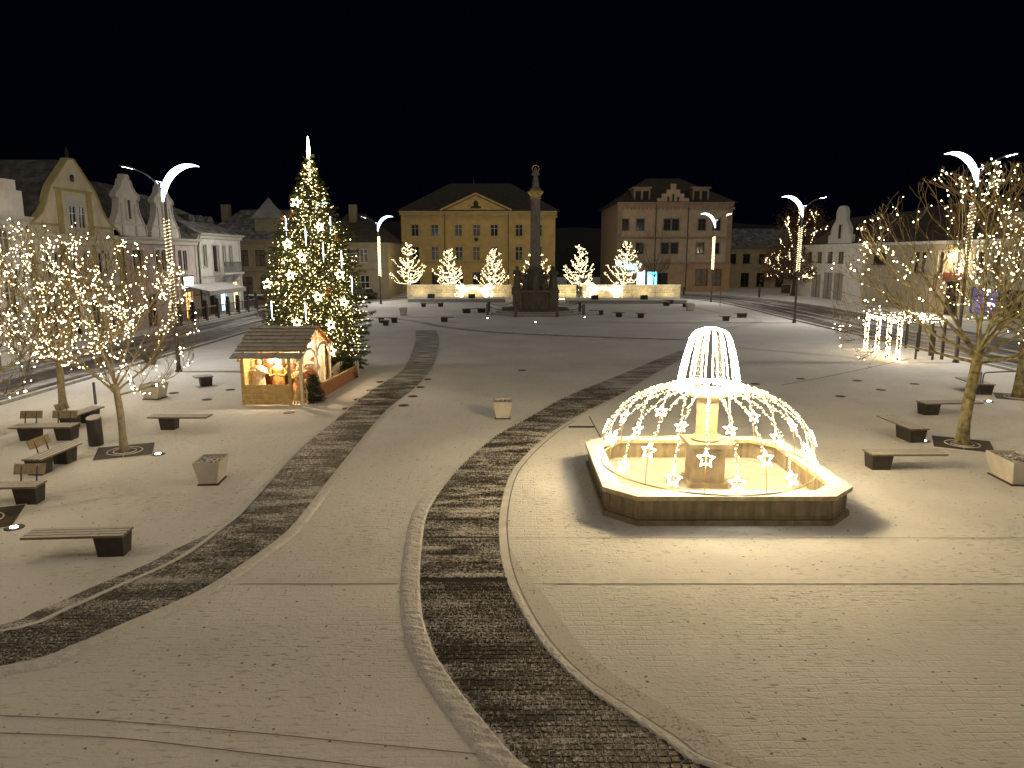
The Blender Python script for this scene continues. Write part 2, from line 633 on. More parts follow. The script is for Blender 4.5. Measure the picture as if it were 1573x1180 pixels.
b2 = Band([(810, 1180), (737, 1102), (692, 1043), (665, 998), (649, 945), (645, 892), (648, 841), (655, 795), (671, 763), (708, 717), (762, 671), (813, 642), (860, 615), (910, 593), (960, 573), (1020, 548), (1060, 534)],
          [(1085, 1180), (1020, 1139), (950, 1093), (890, 1051), (839, 1000), (805, 949), (780, 895), (769, 848), (768, 790), (783, 732), (808, 699), (836, 674), (860, 656), (905, 630), (960, 603), (1010, 572), (1075, 537)],
          [(1.6, 5.2), (.9, 6.6)], [(4.6, 5.2), (3.6, 6.4)])
b1 = Band([(0, 974), (102, 940), (171, 909), (263, 868), (313, 837), (348, 809), (378, 783), (442, 711), (478.5, 676), (529, 634), (567.5, 602), (618, 569), (633, 542), (638.7, 521.5), (637, 503)],
          [(0, 1026), (102, 997), (190, 960), (271, 926), (325, 899), (383, 861), (437, 821), (468, 786), (502, 742), (541, 693.5), (594, 631), (641.7, 592.7), (665, 563), (673, 536), (673.7, 518.6), (668, 503)],
          [(-16, 6.5), (-11, 8.8)], [(-16, 5.4), (-11, 7.7)])

ystrip('path', b2.xl, b2.xr, 5.3, 42.5, .004, M['sett_bed'])
ystrip('path', b1.xl, b1.xr, 6.6, 54.0, .004, M['sett_bed'])
# edgings of the two paths
ystrip('path_edging', b2.xr, lambda y: b2.xr(y) + slope_w(b2.xr, y, .15), 5.3, 36, .014, M['strip'])
ystrip('path_joint', lambda y: b2.xr(y) + slope_w(b2.xr, y, .152), lambda y: b2.xr(y) + slope_w(b2.xr, y, .18), 5.3, 24, .009, M['groove'])
ystrip('thin_snow_strip', lambda y: b2.xr(y) + slope_w(b2.xr, y, .18), lambda y: b2.xr(y) + slope_w(b2.xr, y, .18 + .36 * min(1, max(0, (13.2 - y) / 2.2))), 5.3, 13.2, .006, M['thin'])
ystrip('path_edging', lambda y: b2.xl(y) - slope_w(b2.xl, y, .05), b2.xl, 16.5, 42, .014, M['strip'])
ystrip('path_edging', lambda y: b1.xl(y) - slope_w(b1.xl, y, .10 if y < 14 else max(.05, .1 - (y - 14) * .02)), b1.xl, 6.6, 54, .028, M['strip'])
ystrip('thin_snow_strip', lambda y: b1.xl(y) - slope_w(b1.xl, y, .10 + .34 * min(1, max(0, (14.2 - y) / 1.2))), lambda y: b1.xl(y) - slope_w(b1.xl, y, .10), 6.6, 14.2, .006, M['setts'])
ystrip('path_edging', b1.xr, lambda y: b1.xr(y) + slope_w(b1.xr, y, .16 if y < 14 else max(.06, .16 - (y - 14) * .03)), 6.6, 54, .028, M['strip'])


def snow_ridge(name, f, side, w, hgt, y0, y1, label):
    mb = MB()
    n, k = 520, 9
    for i in range(n + 1):
        y = y0 + (y1 - y0) * i / n
        sw = slope_w(f, y, w)
        for j in range(k + 1):
            t = j / k
            x = f(y) + side * t * sw
            prof = min(1.0, (1 - t) * 3.5) if j else .3
            nz = noise.noise(Vector((t * 1.2, y * 11 - t * 2.2, 1.7))) * .8 + noise.noise(Vector((x * 14, y * 22, 4))) * .45
            z = .004 + max(0.0, hgt * prof * (.8 + .55 * nz)) * (0 if j == k else 1) * min(1, (y1 - y) / 1.8)
            mb.v.append((x + .012 * noise.noise(Vector((y * 7, t, 3))), y, z))
    for i in range(n):
        for j in range(k):
            a = i * (k + 1) + j
            q = (a, a + k + 1, a + k + 2, a + 1)
            mb.f.append(q if side > 0 else q); mb.m.append(0)
    o = stuff(mb.build(name, M['ridge'], smooth=True))
    o['label'] = label
    return o


snow_ridge('snow_ridge', b2.xl, -1, .34, .05, 5.4, 16.8, 'low ridge of swept snow along the middle dark path')
snow_ridge('snow_ridge', lambda y: b1.xr(y) + .02, 1, .22, .035, 7.0, 17.5, 'low ridge of swept snow along the dark path passing the hut')
snow_ridge('snow_ridge', lambda y: b2.xr(y), 1, .14, .045, 5.4, 12.2, 'thin line of swept snow on the fountain side of the middle path')

# setts of the swept paths: the nearest ones singly, the rest joined
SY = P(712, 893).y                     # the granite strip that crosses the square
sett_mesh = {}


def sett_shape(w, d, k):
    key = (w, d, k)
    if key not in sett_mesh:
        r = random.Random(k)
        mb = MB()
        b = .006
        hz = [.010 + r.uniform(0, .006) for _ in range(4)]
        x, y = w / 2 - .006, d / 2 - .006
        mb.hexa([(-x, -y, 0), (x, -y, 0), (x, y, 0), (-x, y, 0), (-x + b, -y + b, hz[0]), (x - b, -y + b, hz[1]), (x - b, y - b, hz[2]), (-x + b, y - b, hz[3])])
        sett_mesh[key] = mb
    return sett_mesh[key]


def lay_setts(band, y0, y1, w, d, skip=0.0):
    out = []
    row = 0
    y = y0
    while y < y1:
        a, b = band.xl(y) + .01, band.xr(y) - .01
        x = a + (row % 2) * w * .5 * .6 + R.uniform(0, .03)
        if x - a > .05:
            ww = round(x - a, 2)
            out.append((a + ww / 2, y + d / 2, ww, d))
        while x + .04 < b:
            ww = w * R.uniform(.78, 1.22)
            ww = round(min(ww, b - x), 2)
            out.append((x + ww / 2, y + d / 2 + R.uniform(-.012, .012), ww, d))
            x += ww
        y += d
        row += 1
    return out


near = lay_setts(b2, 6.6, SY - .12, .12, .105)
far2 = lay_setts(b2, SY + .12, 30, .17, .2)
far1 = lay_setts(b1, SY + .1, 32, .17, .19)
near1 = lay_setts(b1, 7.4, SY - .1, .12, .105)
near.sort(key=lambda s: (round(s[1] * 2), abs(s[0] - 2)))
vis = [s for s in near if s[1] > 7.05]
single, rest = vis[:300], vis[300:] + [s for s in near if s[1] <= 7.05]
setts_root = struct(link('sett_paving', None))
cache = {}
for i, (x, y, w, d) in enumerate(single):
    k = (w, d, i % 5)
    if k not in cache:
        cache[k] = sett_shape(*k).mesh('sett', M['setts_fine'])
    o = link('sett', cache[k], setts_root)
    o.location = (x, y, .005)
mb = MB()
for i, (x, y, w, d) in enumerate(far2 + far1):
    src = sett_shape(w, d, i % 5)
    n = len(mb.v)
    mb.v += [(a + x, b + y, c + .005) for a, b, c in src.v]
    mb.f += [tuple(n + q for q in f) for f in src.f]
    mb.m += [0] * len(src.f)
stuff(mb.build('setts', M['setts'], setts_root))
mb = MB()
for i, (x, y, w, d) in enumerate(rest + near1):
    src = sett_shape(w, d, i % 5)
    n = len(mb.v)
    mb.v += [(a + x, b + y, c + .005) for a, b, c in src.v]
    mb.f += [tuple(n + q for q in f) for f in src.f]
    mb.m += [0] * len(src.f)
stuff(mb.build('setts', M['setts_fine'], setts_root))


def strip_line(name, px, w, z, mat, per=6):
    """narrow flush strip along picture points on the ground"""
    q = spline([P(*a) for a in px], per)
    mb = MB()
    L = 0
    for i, p in enumerate(q):
        t = (q[min(i + 1, len(q) - 1)] - q[max(i - 1, 0)]).normalized()
        nrm = Vector((-t.y, t.x, 0)) * w / 2
        mb.v += [(p.x - nrm.x, p.y - nrm.y, z), (p.x + nrm.x, p.y + nrm.y, z)]
    for i in range(len(q) - 1):
        mb.f.append((2 * i, 2 * i + 2, 2 * i + 3, 2 * i + 1)); mb.m.append(0)
    return struct(mb.build(name, mat))


XL, XR = b2.xl(SY), b2.xr(SY)


def yline(name, x0, x1, y, w, z, mat):
    mb = MB(); mb.quad((x0, y - w / 2, z), (x1, y - w / 2, z), (x1, y + w / 2, z), (x0, y + w / 2, z))
    return struct(mb.build(name, mat))


yline('granite_strip', XL, XR, SY, .22, .016, M['steel'])
yline('snowy_granite_strip', XR + .75, 30, SY, .20, .008, M['strip'])
yline('paving_joint', XR + .6, 30, SY - .112, .022, .010, M['groove'])
yline('snowy_granite_strip', b1.xr(SY) + .4, XL - .36, SY, .20, .008, M['strip'])
yline('paving_joint', b1.xr(SY) + .4, XL - .36, SY - .112, .016, .010, M['groove'])
yline('granite_strip', b1.xl(SY) + .05, b1.xr(SY) - .02, SY, .2, .021, M['granite'])
y2 = P(712, 827).y
yline('granite_strip', b2.xl(y2), b2.xr(y2), y2, .07, .021, M['steel'])
yline('paving_joint', b2.xr(y2) + .3, 30, y2, .018, .010, M['groove'])
yline('paving_joint', -2.4, b2.xl(y2) - .4, y2, .014, .010, M['groove'])
# the two thin curved joints in the foreground and joints farther off
strip_line('paving_joint', [(-120, 1092), (0, 1100), (150, 1107), (320, 1120), (500, 1137), (740, 1160)], .018, .010, M['groove'])
strip_line('paving_joint', [(-120, 1124), (0, 1127), (180, 1135), (360, 1155), (560, 1178), (760, 1205)], .018, .010, M['groove'])
strip_line('paving_joint', [(1200, 592), (1270, 579), (1340, 564), (1400, 551)], .07, .010, M['groove'])
strip_line('dark_paving_band', [(600, 489), (640, 494), (680, 502), (740, 509), (820, 514), (920, 518), (1010, 521), (1080, 523)], .75, .008, M['sett_bed'])
strip_line('dark_paving_band', [(1090, 532), (1160, 537), (1260, 545), (1330, 552)], .6, .008, M['thin'])
strip_line('dark_paving_band', [(1040, 462), (1060, 470), (1110, 482), (1150, 486), (1165, 494), (1130, 502), (1080, 508)], .7, .008, M['thin'])
strip_line('paving_joint', [(934, 693), (905, 640)], .05, .010, M['groove'])

# roads round the square
def road(name, pts, w, z=.006, kerbs=(1, 1)):
    q = spline([Vector((a[0], a[1], 0)) for a in pts], 10)
    mb = MB(); uvs = []
    L = 0.0
    sides = [[], []]
    rows = []
    for i, p in enumerate(q):
        if i:
            L += (q[i] - q[i - 1]).length
        t = (q[min(i + 1, len(q) - 1)] - q[max(i - 1, 0)]).normalized()
        nr = Vector((-t.y, t.x, 0)) * w / 2
        mb.v += [(p.x - nr.x, p.y - nr.y, z), (p.x + nr.x, p.y + nr.y, z)]
        rows.append(L)
        sides[0].append(p - nr); sides[1].append(p + nr)
    for i in range(len(q) - 1):
        mb.f.append((2 * i, 2 * i + 2, 2 * i + 3, 2 * i + 1)); mb.m.append(0)
        uvs += [(rows[i], 0), (rows[i + 1], 0), (rows[i + 1], w), (rows[i], w)]
    o = struct(mb.build(name, M['road']))
    uv = o.data.uv_layers.new(name='UVMap')
    uv.data.foreach_set('uv', [c for t in uvs for c in t])
    for k, sd in enumerate(sides):
        if not kerbs[k]:
            continue
        m2 = MB()
        sg = -1 if k == 0 else 1
        for i, p in enumerate(sd):
            t = (sd[min(i + 1, len(sd) - 1)] - sd[max(i - 1, 0)]).normalized()
            nr = Vector((-t.y, t.x, 0)) * sg
            a, b = p, p + nr * .25
            m2.v += [(a.x, a.y, 0), (a.x, a.y, .12), (b.x, b.y, .12), (b.x, b.y, 0)]
        for i in range(len(sd) - 1):
            for j in range(3):
                f = (4 * i + j, 4 * i + 4 + j, 4 * i + 5 + j, 4 * i + 1 + j)
                m2.f.append(f if sg > 0 else f[::-1]); m2.m.append(0)
        struct(m2.build('kerb', M['kerb'], smooth=False))
    return o


road('road', [(-22.6, -20), (-22.6, 10), (-22.6, 40), (-22.6, 65), (-21.5, 80), (-18, 92), (-11, 101), (0, 105.5), (14, 106)], 6.0)
road('road', [(29, -20), (29, 15), (29, 40), (29, 62), (29.5, 78), (28.5, 90), (24, 100), (14, 105)], 8.6)
sheet('road', [(-34, 78), (-24.8, 79), (-19, 95), (-34, 86)], M['thin'], .005)

# small round covers let into the paving
cover_mesh = MB().lathe([(.20, 0), (.20, .010), (.17, .014), (.02, .014)], 20).mesh('ground_cover', M['iron'])


def covers(px, where, group):
    for i, (u, v) in enumerate(px):
        o = link('ground_cover', cover_mesh)
        o.location = P(u, v)
        tag(o, f'{ORD[i]} dark round cover {where}', 'ground cover', group)


covers([(533, 628), (551, 614), (570, 600), (585, 587)], 'between the hut and the dark path, counted from the camera', 'covers on the hut side of the path')
covers([(620, 623), (634, 609), (645, 595), (656, 583)], 'beyond the dark path, counted from the camera', 'covers beyond the hut path')
covers([(444, 634)], 'on the snow in front of the hut panel', 'single covers')
covers([(318, 614)], 'on the snow left of the wooden hut', 'single covers')
covers([(267, 604), (354, 599)], 'behind the low bench near the hut, from the left', 'covers behind the bench')
covers([(802, 569)], 'alone on open snow behind the square planter', 'single covers')
covers([(1291, 609), (1353, 599), (1317, 585), (1405, 590), (1230, 582), (1160, 590)], 'on open snow right of the fountain, from the nearest', 'covers right of the fountain')

# flat drain slot by the fountain
d = P(893, 656)
mb = MB().box(-.42, .42, -.10, .10, 0, .012)
for k in range(9):
    mb.box(-.4 + k * .09, -.36 + k * .09, -.08, .08, .012, .018)
o = mb.build('drain_slot', M['iron']); o.location = d
tag(o, 'narrow dark rectangular drain slot between path and fountain', 'drain')

# ------------------------------------------------------------------ houses
def wall_face(mb, x0, x1, z0, z1, holes, y=0.0, depth=.18, mi=0):
    """front wall at y with rectangular openings (x0,x1,z0,z1) and their reveals"""
    xs = sorted({x0, x1, *[h[0] for h in holes], *[h[1] for h in holes]})
    zs = sorted({z0, z1, *[h[2] for h in holes], *[h[3] for h in holes]})
    xs = [x for x in xs if x0 <= x <= x1]; zs = [z for z in zs if z0 <= z <= z1]
    for i in range(len(xs) - 1):
        for j in range(len(zs) - 1):
            cx, cz = (xs[i] + xs[i + 1]) / 2, (zs[j] + zs[j + 1]) / 2
            if any(h[0] < cx < h[1] and h[2] < cz < h[3] for h in holes):
                continue
            mb.quad((xs[i], y, zs[j]), (xs[i + 1], y, zs[j]), (xs[i + 1], y, zs[j + 1]), (xs[i], y, zs[j + 1]), mi)
    for a, b, c, d in [h[:4] for h in holes]:
        e = y + depth
        mb.quad((a, y, c), (a, e, c), (a, e, d), (a, y, d), mi)
        mb.quad((b, y, c), (b, y, d), (b, e, d), (b, e, c), mi)
        mb.quad((a, y, d), (a, e, d), (b, e, d), (b, y, d), mi)
        mb.quad((a, y, c), (b, y, c), (b, e, c), (a, e, c), mi)


def window(root, h, fr, glass, depth=.18, bars='cross', surround=None, sill=True, head=False, name='window'):
    a, b, c, d = h[:4]
    e = depth
    w = MB()
    t = .07
    w.box(a, a + t, e - .06, e - .01, c, d).box(b - t, b, e - .06, e - .01, c, d)
    w.box(a + t, b - t, e - .06, e - .01, c, c + t).box(a + t, b - t, e - .06, e - .01, d - t, d)
    if bars in ('cross', 'mull'):
        m = (a + b) / 2
        w.box(m - .045, m + .045, e - .065, e - .012, c + t, d - t)
    if bars == 'cross':
        zz = c + (d - c) * .66
        w.box(a + t, b - t, e - .058, e - .014, zz - .04, zz + .04)
    root_w = w.build(name, fr, root)
    g = MB().quad((a, e - .03, c), (b, e - .03, c), (b, e - .03, d), (a, e - .03, d))
    g.build('pane', glass, root_w)
    if surround:
        s = MB(); k = .14
        s.box(a - k, a, -.05, .03, c - .02, d + k).box(b, b + k, -.05, .03, c - .02, d + k).box(a, b, -.05, .03, d, d + k)
        if head:
            s.box(a - k - .08, b + k + .08, -.12, .03, d + k, d + k + .12)
        s.build('surround', surround, root_w)
    if sill:
        MB().box(a - .12, b + .12, -.1, .02, c - .09, c - .002).build('sill', surround or fr, root_w)
    return root_w


def uvbox(o):
    """roof UVs in metres: u along the eave, v up the slope"""
    me = o.data
    uv = me.uv_layers.new(name='UVMap')
    for p in me.polygons:
        n = p.normal
        h = Vector((n.y, -n.x, 0))
        if h.length < 1e-4:
            h = Vector((1, 0, 0))
        h.normalize(); s = n.cross(h)
        for li in p.loop_indices:
            v = me.vertices[me.loops[li].vertex_index].co
            uv.data[li].uv = (v.dot(h), v.dot(s))
    return o


def cornice(root, x0, x1, z, mat, proj=.35, h=.45, name='cornice', y=0.0):
    prof = [(y, z - h), (y - proj * .35, z - h), (y - proj * .45, z - h * .55), (y - proj * .85, z - h * .3), (y - proj, z - h * .1), (y - proj, z), (y, z)]
    return MB().prism(prof[::-1], 'x', x0, x1).build(name, mat, root)


def hip_roof(root, x0, x1, y0, y1, z0, z1, mat, hl, hr, ov=.4):
    ym = (y0 + y1) / 2
    a, b, c, d = (x0 - ov, y0 - ov, z0), (x1 + ov, y0 - ov, z0), (x1 + ov, y1 + ov, z0), (x0 - ov, y1 + ov, z0)
    e, f = (x0 + hl, ym, z1), (x1 - hr, ym, z1)
    mb = MB().quad(a, b, f, e).quad(c, d, e, f).tri(d, a, e).tri(b, c, f)
    mb.quad(d, c, b, a)
    return uvbox(mb.build('roof', mat, root))


def rows(cx, w, z0, z1):
    return [(x - w / 2, x + w / 2, z0, z1) for x in cx]


def shell(mb, W, D, H, mi=0):
    """side and back walls"""
    mb.quad((0, D, 0), (0, 0, 0), (0, 0, H), (0, D, H), mi)
    mb.quad((W, 0, 0), (W, D, 0), (W, D, H), (W, 0, H), mi)
    mb.quad((W, D, 0), (0, D, 0), (0, D, H), (W, D, H), mi)


def pipe(root, x, z0, z1, mat):
    return MB().tube([(x, -.12, z0), (x, -.12, z1 - .5), (x, -.32, z1)], .055, 6).build('downpipe', mat, root)


def gable_outline(w, h, kind):
    """half outlines mirrored: list of (x,z) from the left foot over the top to the right foot"""
    if kind == 'bell':
        half = [(-.5, 0), (-.5, .05), (-.47, .09), (-.40, .17), (-.335, .27), (-.295, .38), (-.265, .50), (-.235, .60), (-.03, .985)]
    elif kind == 'baroque':
        half = [(-.5, 0), (-.5, .08), (-.47, .16), (-.40, .26), (-.33, .36), (-.285, .48), (-.27, .62), (-.34, .64), (-.34, .68), (-.24, .74), (-.16, .82), (-.12, .92), (-.07, .93), (-.06, 1.0)]
    else:
        half = [(-.5, 0), (-.5, .22), (-.40, .24), (-.39, .40), (-.31, .52), (-.23, .60), (-.20, .66), (-.20, .86), (-.14, .96), (-.05, 1.0)]
    pts = half + [(-x, z) for x, z in reversed(half)]
    return [(x * w, z * h) for x, z in pts]


def add_gable(root, cx, w, z, h, kind, mat, trim, holes=(), thick=.35, frame=None, glass=None):
    pts = [(x + cx, zz + z) for x, zz in gable_outline(w, h, kind)]
    g = MB().prism(pts[::-1], 'y', 0.02, thick).build('gable', mat, root)
    cop = MB()
    for i in range(len(pts) - 1):
        (xa, za), (xb, zb) = pts[i], pts[i + 1]
        d = Vector((xb - xa, 0, zb - za))
        if d.length < .05:
            continue
        n = Vector((-d.z, 0, d.x)).normalized() * .09
        cop.hexa([(xa, -.06, za), (xb, -.06, zb), (xb, thick + .05, zb), (xa, thick + .05, za),
                  (xa + n.x, -.06, za + n.z), (xb + n.x, -.06, zb + n.z), (xb + n.x, thick + .05, zb + n.z), (xa + n.x, thick + .05, za + n.z)])
    cop.build('coping', trim, g)
    return g


def proud_window(root, h, fr, glass, surround, bars='mull'):
    """a window set on a solid gable: surround proud of the wall, glass recessed in it"""
    a, b, c, d = h
    k = .13
    s = MB().box(a - k, a, -.10, .03, c - k, d + k).box(b, b + k, -.10, .03, c - k, d + k).box(a, b, -.10, .03, d, d + k).box(a - .1, b + .1, -.16, .03, c - k, c)
    w = s.build('window', surround, root)
    MB().quad((a, -.012, c), (b, -.012, c), (b, -.012, d), (a, -.012, d)).build('pane', glass, w)
    f = MB()
    m = (a + b) / 2
    f.box(m - .05, m + .05, -.05, 0.0, c, d)
    zz = c + (d - c) * .66
    f.box(a, m - .05, -.045, -.002, zz - .03, zz + .03).box(m + .05, b, -.045, -.002, zz - .03, zz + .03)
    f.build('window_bar', fr, w)
    return w


PL = lambda n, c, v=.14: plain(n, c, .85, v, 1.3, .2, 22)
cream, olive = PL('cream_plaster', (.68, .61, .46)), PL('olive_plaster', (.44, .37, .16))
mauve, pinkw = PL('mauve_plaster', (.48, .37, .35)), PL('pale_pink_plaster', (.62, .53, .53))
white1, grey1 = PL('white_plaster', (.76, .72, .66)), PL('pale_grey_plaster', (.72, .72, .70))
ochre, ochre_trim = PL('ochre_plaster', (.70, .51, .21)), PL('ochre_trim', (.62, .49, .26))
rose, rose_trim, rose_base = PL('rose_plaster', (.54, .43, .32)), PL('rose_trim', (.38, .28, .2)), PL('rose_base', (.45, .29, .17))
dull = PL('dull_beige_plaster', (.30, .25, .16))
roof_dark, roof_grey, roof_brown = tiled_roof('dark_tiles', (.06, .052, .048), .25), tiled_roof('grey_snowy_tiles', (.10, .095, .095), .7), tiled_roof('brown_tiles', (.06, .045, .032), .08)
LX = -28.0


def lx(u):          # local x along the left row for a picture column
    return 28.0 * FOCAL / (786.5 - u)


# --- white attic house at the left edge
W = 9.0
r = thing('town_house', 'white house with flat parapet attic at the left edge', 'house', (LX, 33.2, 0), math.pi / 2)
o0 = 33.2
hs = rows([lx(23) - o0, lx(23) - o0 - 3.0, lx(23) - o0 - 6], .95, 5.65, 7.0) + rows([lx(23) - o0, lx(23) - o0 - 3.0], 1.1, 2.2, 4.2)
mb = MB(); wall_face(mb, 0, W - .02, 0, 9.2, hs); shell(mb, W - .02, 10, 9.2); mb.quad((0, 0, 9.2), (W - .02, 0, 9.2), (W - .02, 10, 9.2), (0, 10, 9.2))
mb.build('wall', white1, r)
cornice(r, -.1, W + .05, 7.75, M['win_white'], .5, .5)
cornice(r, -.1, W + .05, 4.9, white1, .2, .25, 'string_course')
for k in range(4):
    MB().box(W - 1.6 - k * 2.4, W - .6 - k * 2.4, -.08, .5, 9.2, 9.75).build('merlon', white1, r)
    MB().box(W - 1.35 - k * 2.4, W - .85 - k * 2.4, -.05, .02, 8.3, 8.8).build('plaster_panel', white1, r)
for h in hs:
    window(r, h, M['win_white'], M['glass_dim'] if h[2] > 5 else M['glass'], surround=white1)

# --- cream house with the big bell gable
o0 = 42.2
W = 10.0
r = thing('gabled_house', 'cream house with tall bell-shaped gable and olive trim', 'house', (LX, o0, 0), math.pi / 2)
ws = [lx(84) - o0, lx(97) - o0, lx(124) - o0, lx(140) - o0, lx(163) - o0, lx(172) - o0]
hs = rows(ws, .78, 4.2, 5.75) + rows([1.6, 4.0, 6.4, 8.6], 1.3, .4, 2.6)
mb = MB(); wall_face(mb, 0, W, 0, 6.8, hs); shell(mb, W, 16, 6.8)
mb.build('wall', cream, r)
cornice(r, -.05, W + .05, 6.85, cream, .55, .6)
cornice(r, 0, W, 3.5, olive, .18, .3, 'string_course')
for x in (.25, 3.2, 6.6, 9.75):
    MB().box(x - .22, x + .22, -.07, .01, 0, 6.25).build('pilaster', olive, r)
for h in hs:
    window(r, h, M['win_white'], M['glass'], surround=M['win_white'] if h[2] > 3 else None)
g = add_gable(r, 5.0, 9.9, 6.87, 4.75, 'bell', cream, olive)
for x in (3.35, 6.55):
    MB().box(x - .26, x + .26, -.05, .015, 6.9, 9.55).build('pilaster', olive, g)
MB().box(2.9, 7.0, -.06, .012, 9.55, 9.72).build('string_course', olive, g)
MB().box(.3, 3.0, -.05, .013, 7.35, 7.5).build('string_course', olive, g)
MB().box(6.9, 9.7, -.05, .013, 7.35, 7.5).build('string_course', olive, g)
MB().box(4.0, 5.9, -.045, .014, 8.85, 9.35).build('plaster_panel', M['win_white'], g)
proud_window(g, (4.15, 4.85, 7.35, 8.65), M['win_white'], M['glass'], M['win_white'])
proud_window(g, (5.1, 5.8, 7.35, 8.65), M['win_white'], M['glass'], M['win_white'])
MB().lathe([(.16, 0), (.22, .2), (.16, .42)], 8, (4.95, -.02), 1, .25).build('niche', M['steel'], g).location.z = 10.2
mb = MB().quad((-.1, .3, 6.8), (5, .3, 11.55), (5, 16, 11.55), (-.1, 16, 6.8))
mb.quad((5, .3, 11.55), (W + .1, .3, 6.8), (W + .1, 16, 6.8), (5, 16, 11.55))
uvbox(mb.build('roof', roof_dark, r))
MB().tube([(5, .2, 11.6), (5, .2, 12.1), (5, .2, 12.35)], [.12, .1, .02], 6).build('finial', M['steel'], r)
pipe(r, W + .02, .2, 6.7, M['steel'])

# --- mauve house with twin baroque gables
o0 = 52.4
W = 12.3
r = thing('gabled_house', 'mauve and pink house with twin slender baroque gables', 'house', (LX, o0, 0), math.pi / 2)
up = [lx(216) - o0, lx(225) - o0, lx(250) - o0, lx(259) - o0, lx(283) - o0, lx(291) - o0]
hs = rows(up, .72, 4.3, 6.0)
gf = [(lx(262) - o0 - 3.5, lx(262) - o0 - 2.0, .1, 2.6), (lx(297) - o0 - 1.1, lx(297) - o0 + .3, .1, 2.5)]
mb = MB(); wall_face(mb, 0, 8.2, 0, 6.9, [h for h in hs + gf if h[1] < 8.2]); shell(mb, W, 11, 6.9)
mb.build('wall', mauve, r)
mb = MB(); wall_face(mb, 8.2, W, 0, 6.9, [h for h in hs + gf if h[0] > 8.2])
mb.build('wall', pinkw, r)
MB().box(7.95, 8.45, -.08, -.003, 0, 6.4).build('pilaster', pinkw, r)
MB().box(W - .5, W - .05, -.08, -.003, 0, 6.4).build('pilaster', M['win_white'], r)
cornice(r, 0, W, 6.95, M['win_white'], .5, .5)
for h in hs:
    window(r, h, M['win_white'], M['glass'], surround=M['win_white'], bars='none')
for i, h in enumerate(gf):
    window(r, h, M['win_brown'], M['glass'] if i == 0 else M['orange_in'], bars='mull', sill=False, name='shop_window')
for cx in (lx(213) - o0, lx(266) - o0):
    g = add_gable(r, cx, 4.7, 6.97, 4.3, 'baroque', white1, M['win_white'])
    proud_window(g, (cx - .22, cx + .22, 8.2, 9.55), M['win_brown'], M['glass'], white1)
    for k in (-.95, .95):
        MB().box(cx + k - .12, cx + k + .12, -.05, .015, 7.0, 9.3).build('pilaster', M['win_white'], g)
    MB().box(cx - 2.3, cx + 2.3, -.06, .014, 7.75, 7.9).build('string_course', M['win_white'], g)
mb = MB().quad((0, -.1, 6.9), (W, -.1, 6.9), (W, 5.5, 11.4), (0, 5.5, 11.4)).quad((W, 5.5, 11.4), (W, 11, 6.9), (0, 11, 6.9), (0, 5.5, 11.4))
mb.tri((0, -.1, 6.9), (0, 5.5, 11.4), (0, 11, 6.9)).tri((W, -.1, 6.9), (W, 11, 6.9), (W, 5.5, 11.4))
uvbox(mb.build('roof', roof_dark, r))
pipe(r, -.05 + W, .2, 6.8, M['steel'])
# lit picture above the awning
q = MB().box(-1.0, 1.0, -.12, 0, 0, 1.1).build('lit_picture_sign', M['steel']); q.parent = None
q.location = (LX + .02, o0 + 9.9, 2.75); q.rotation_euler.z = math.pi / 2
tag(q, 'bright white lit picture board above the awning', 'sign')
MB().quad((-.9, -.125, .1), (.9, -.125, .1), (.9, -.125, 1.0), (-.9, -.125, 1.0)).build('lit_face', M['cool_poster'], q)
blob = MB()
for k in range(6):
    cx, cz, rr = R.uniform(-.7, .7), R.uniform(.35, .8), R.uniform(.06, .16)
    blob.prism([(cx + rr * math.cos(t * .9), cz + rr * 1.3 * math.sin(t * .9)) for t in range(7)][::-1], 'y', -.13, -.127)
blob.build('print', M['steel'], q)

# --- pale house with balcony
o0 = 64.75
W = 10.2
r = thing('balcony_house', 'pale grey house with a long balcony and hipped snowy roof', 'house', (LX, o0, 0), math.pi / 2)
hs = rows([lx(u) - o0 for u in (311.5, 322, 351, 361)], .75, 4.5, 6.5)
hs.append((lx(334) - o0, lx(343) - o0, 4.0, 6.5))
gf = [(lx(329) - o0 - .7, lx(329) - o0 + .6, .1, 2.3), (lx(346) - o0 - .7, lx(346) - o0 + .8, .2, 2.5), (lx(366) - o0 - .8, lx(366) - o0 + .8, .2, 3.0)]
mb = MB(); wall_face(mb, 0, W, 0, 7.5, hs + gf); shell(mb, W, 11, 7.5)
mb.build('wall', grey1, r)
cornice(r, -.1, W + .2, 7.55, M['win_white'], .55, .45)
cornice(r, 0, W, 3.75, M['win_white'], .2, .3, 'string_course')
MB().box(.02, .4, -.07, 0.002, 0, 7.1).build('pilaster', white1, r)
MB().box(W - .4, W - .02, -.07, 0.002, 0, 7.1).build('pilaster', M['win_white'], r)
for h in hs:
    window(r, h, M['win_white'], M['glass'], surround=M['win_white'], bars='none')
for i, h in enumerate(gf):
    window(r, h, M['win_brown'], (M['glass'], M['cyan_pale'], M['warm_in'])[i], bars='mull', sill=False, surround=M['win_white'], name='shop_window')
x0, x1 = lx(333) - o0, lx(364) - o0
bal = MB().box(x0, x1, -1.1, 0, 3.78, 3.95).build('balcony', M['win_white'], r)
rail = MB().box(x0, x1, -1.08, -1.03, 4.9, 4.96)
for k in range(26):
    x = x0 + (x1 - x0) * k / 25
    rail.box(x - .02, x + .02, -1.07, -1.04, 3.95, 4.9)
rail.build('railing', M['steel'], bal)
for k in (x0 + .3, (x0 + x1) / 2, x1 - .3):
    MB().prism([(-.9, 3.78), (-.1, 3.0), (0, 3.0), (0, 3.78)][::-1], 'x', k - .1, k + .1).build('bracket', M['win_white'], bal)
hip_roof(r, 0, W, 0, 11, 7.5, 11.0, roof_grey, .5, 7.6, .35)
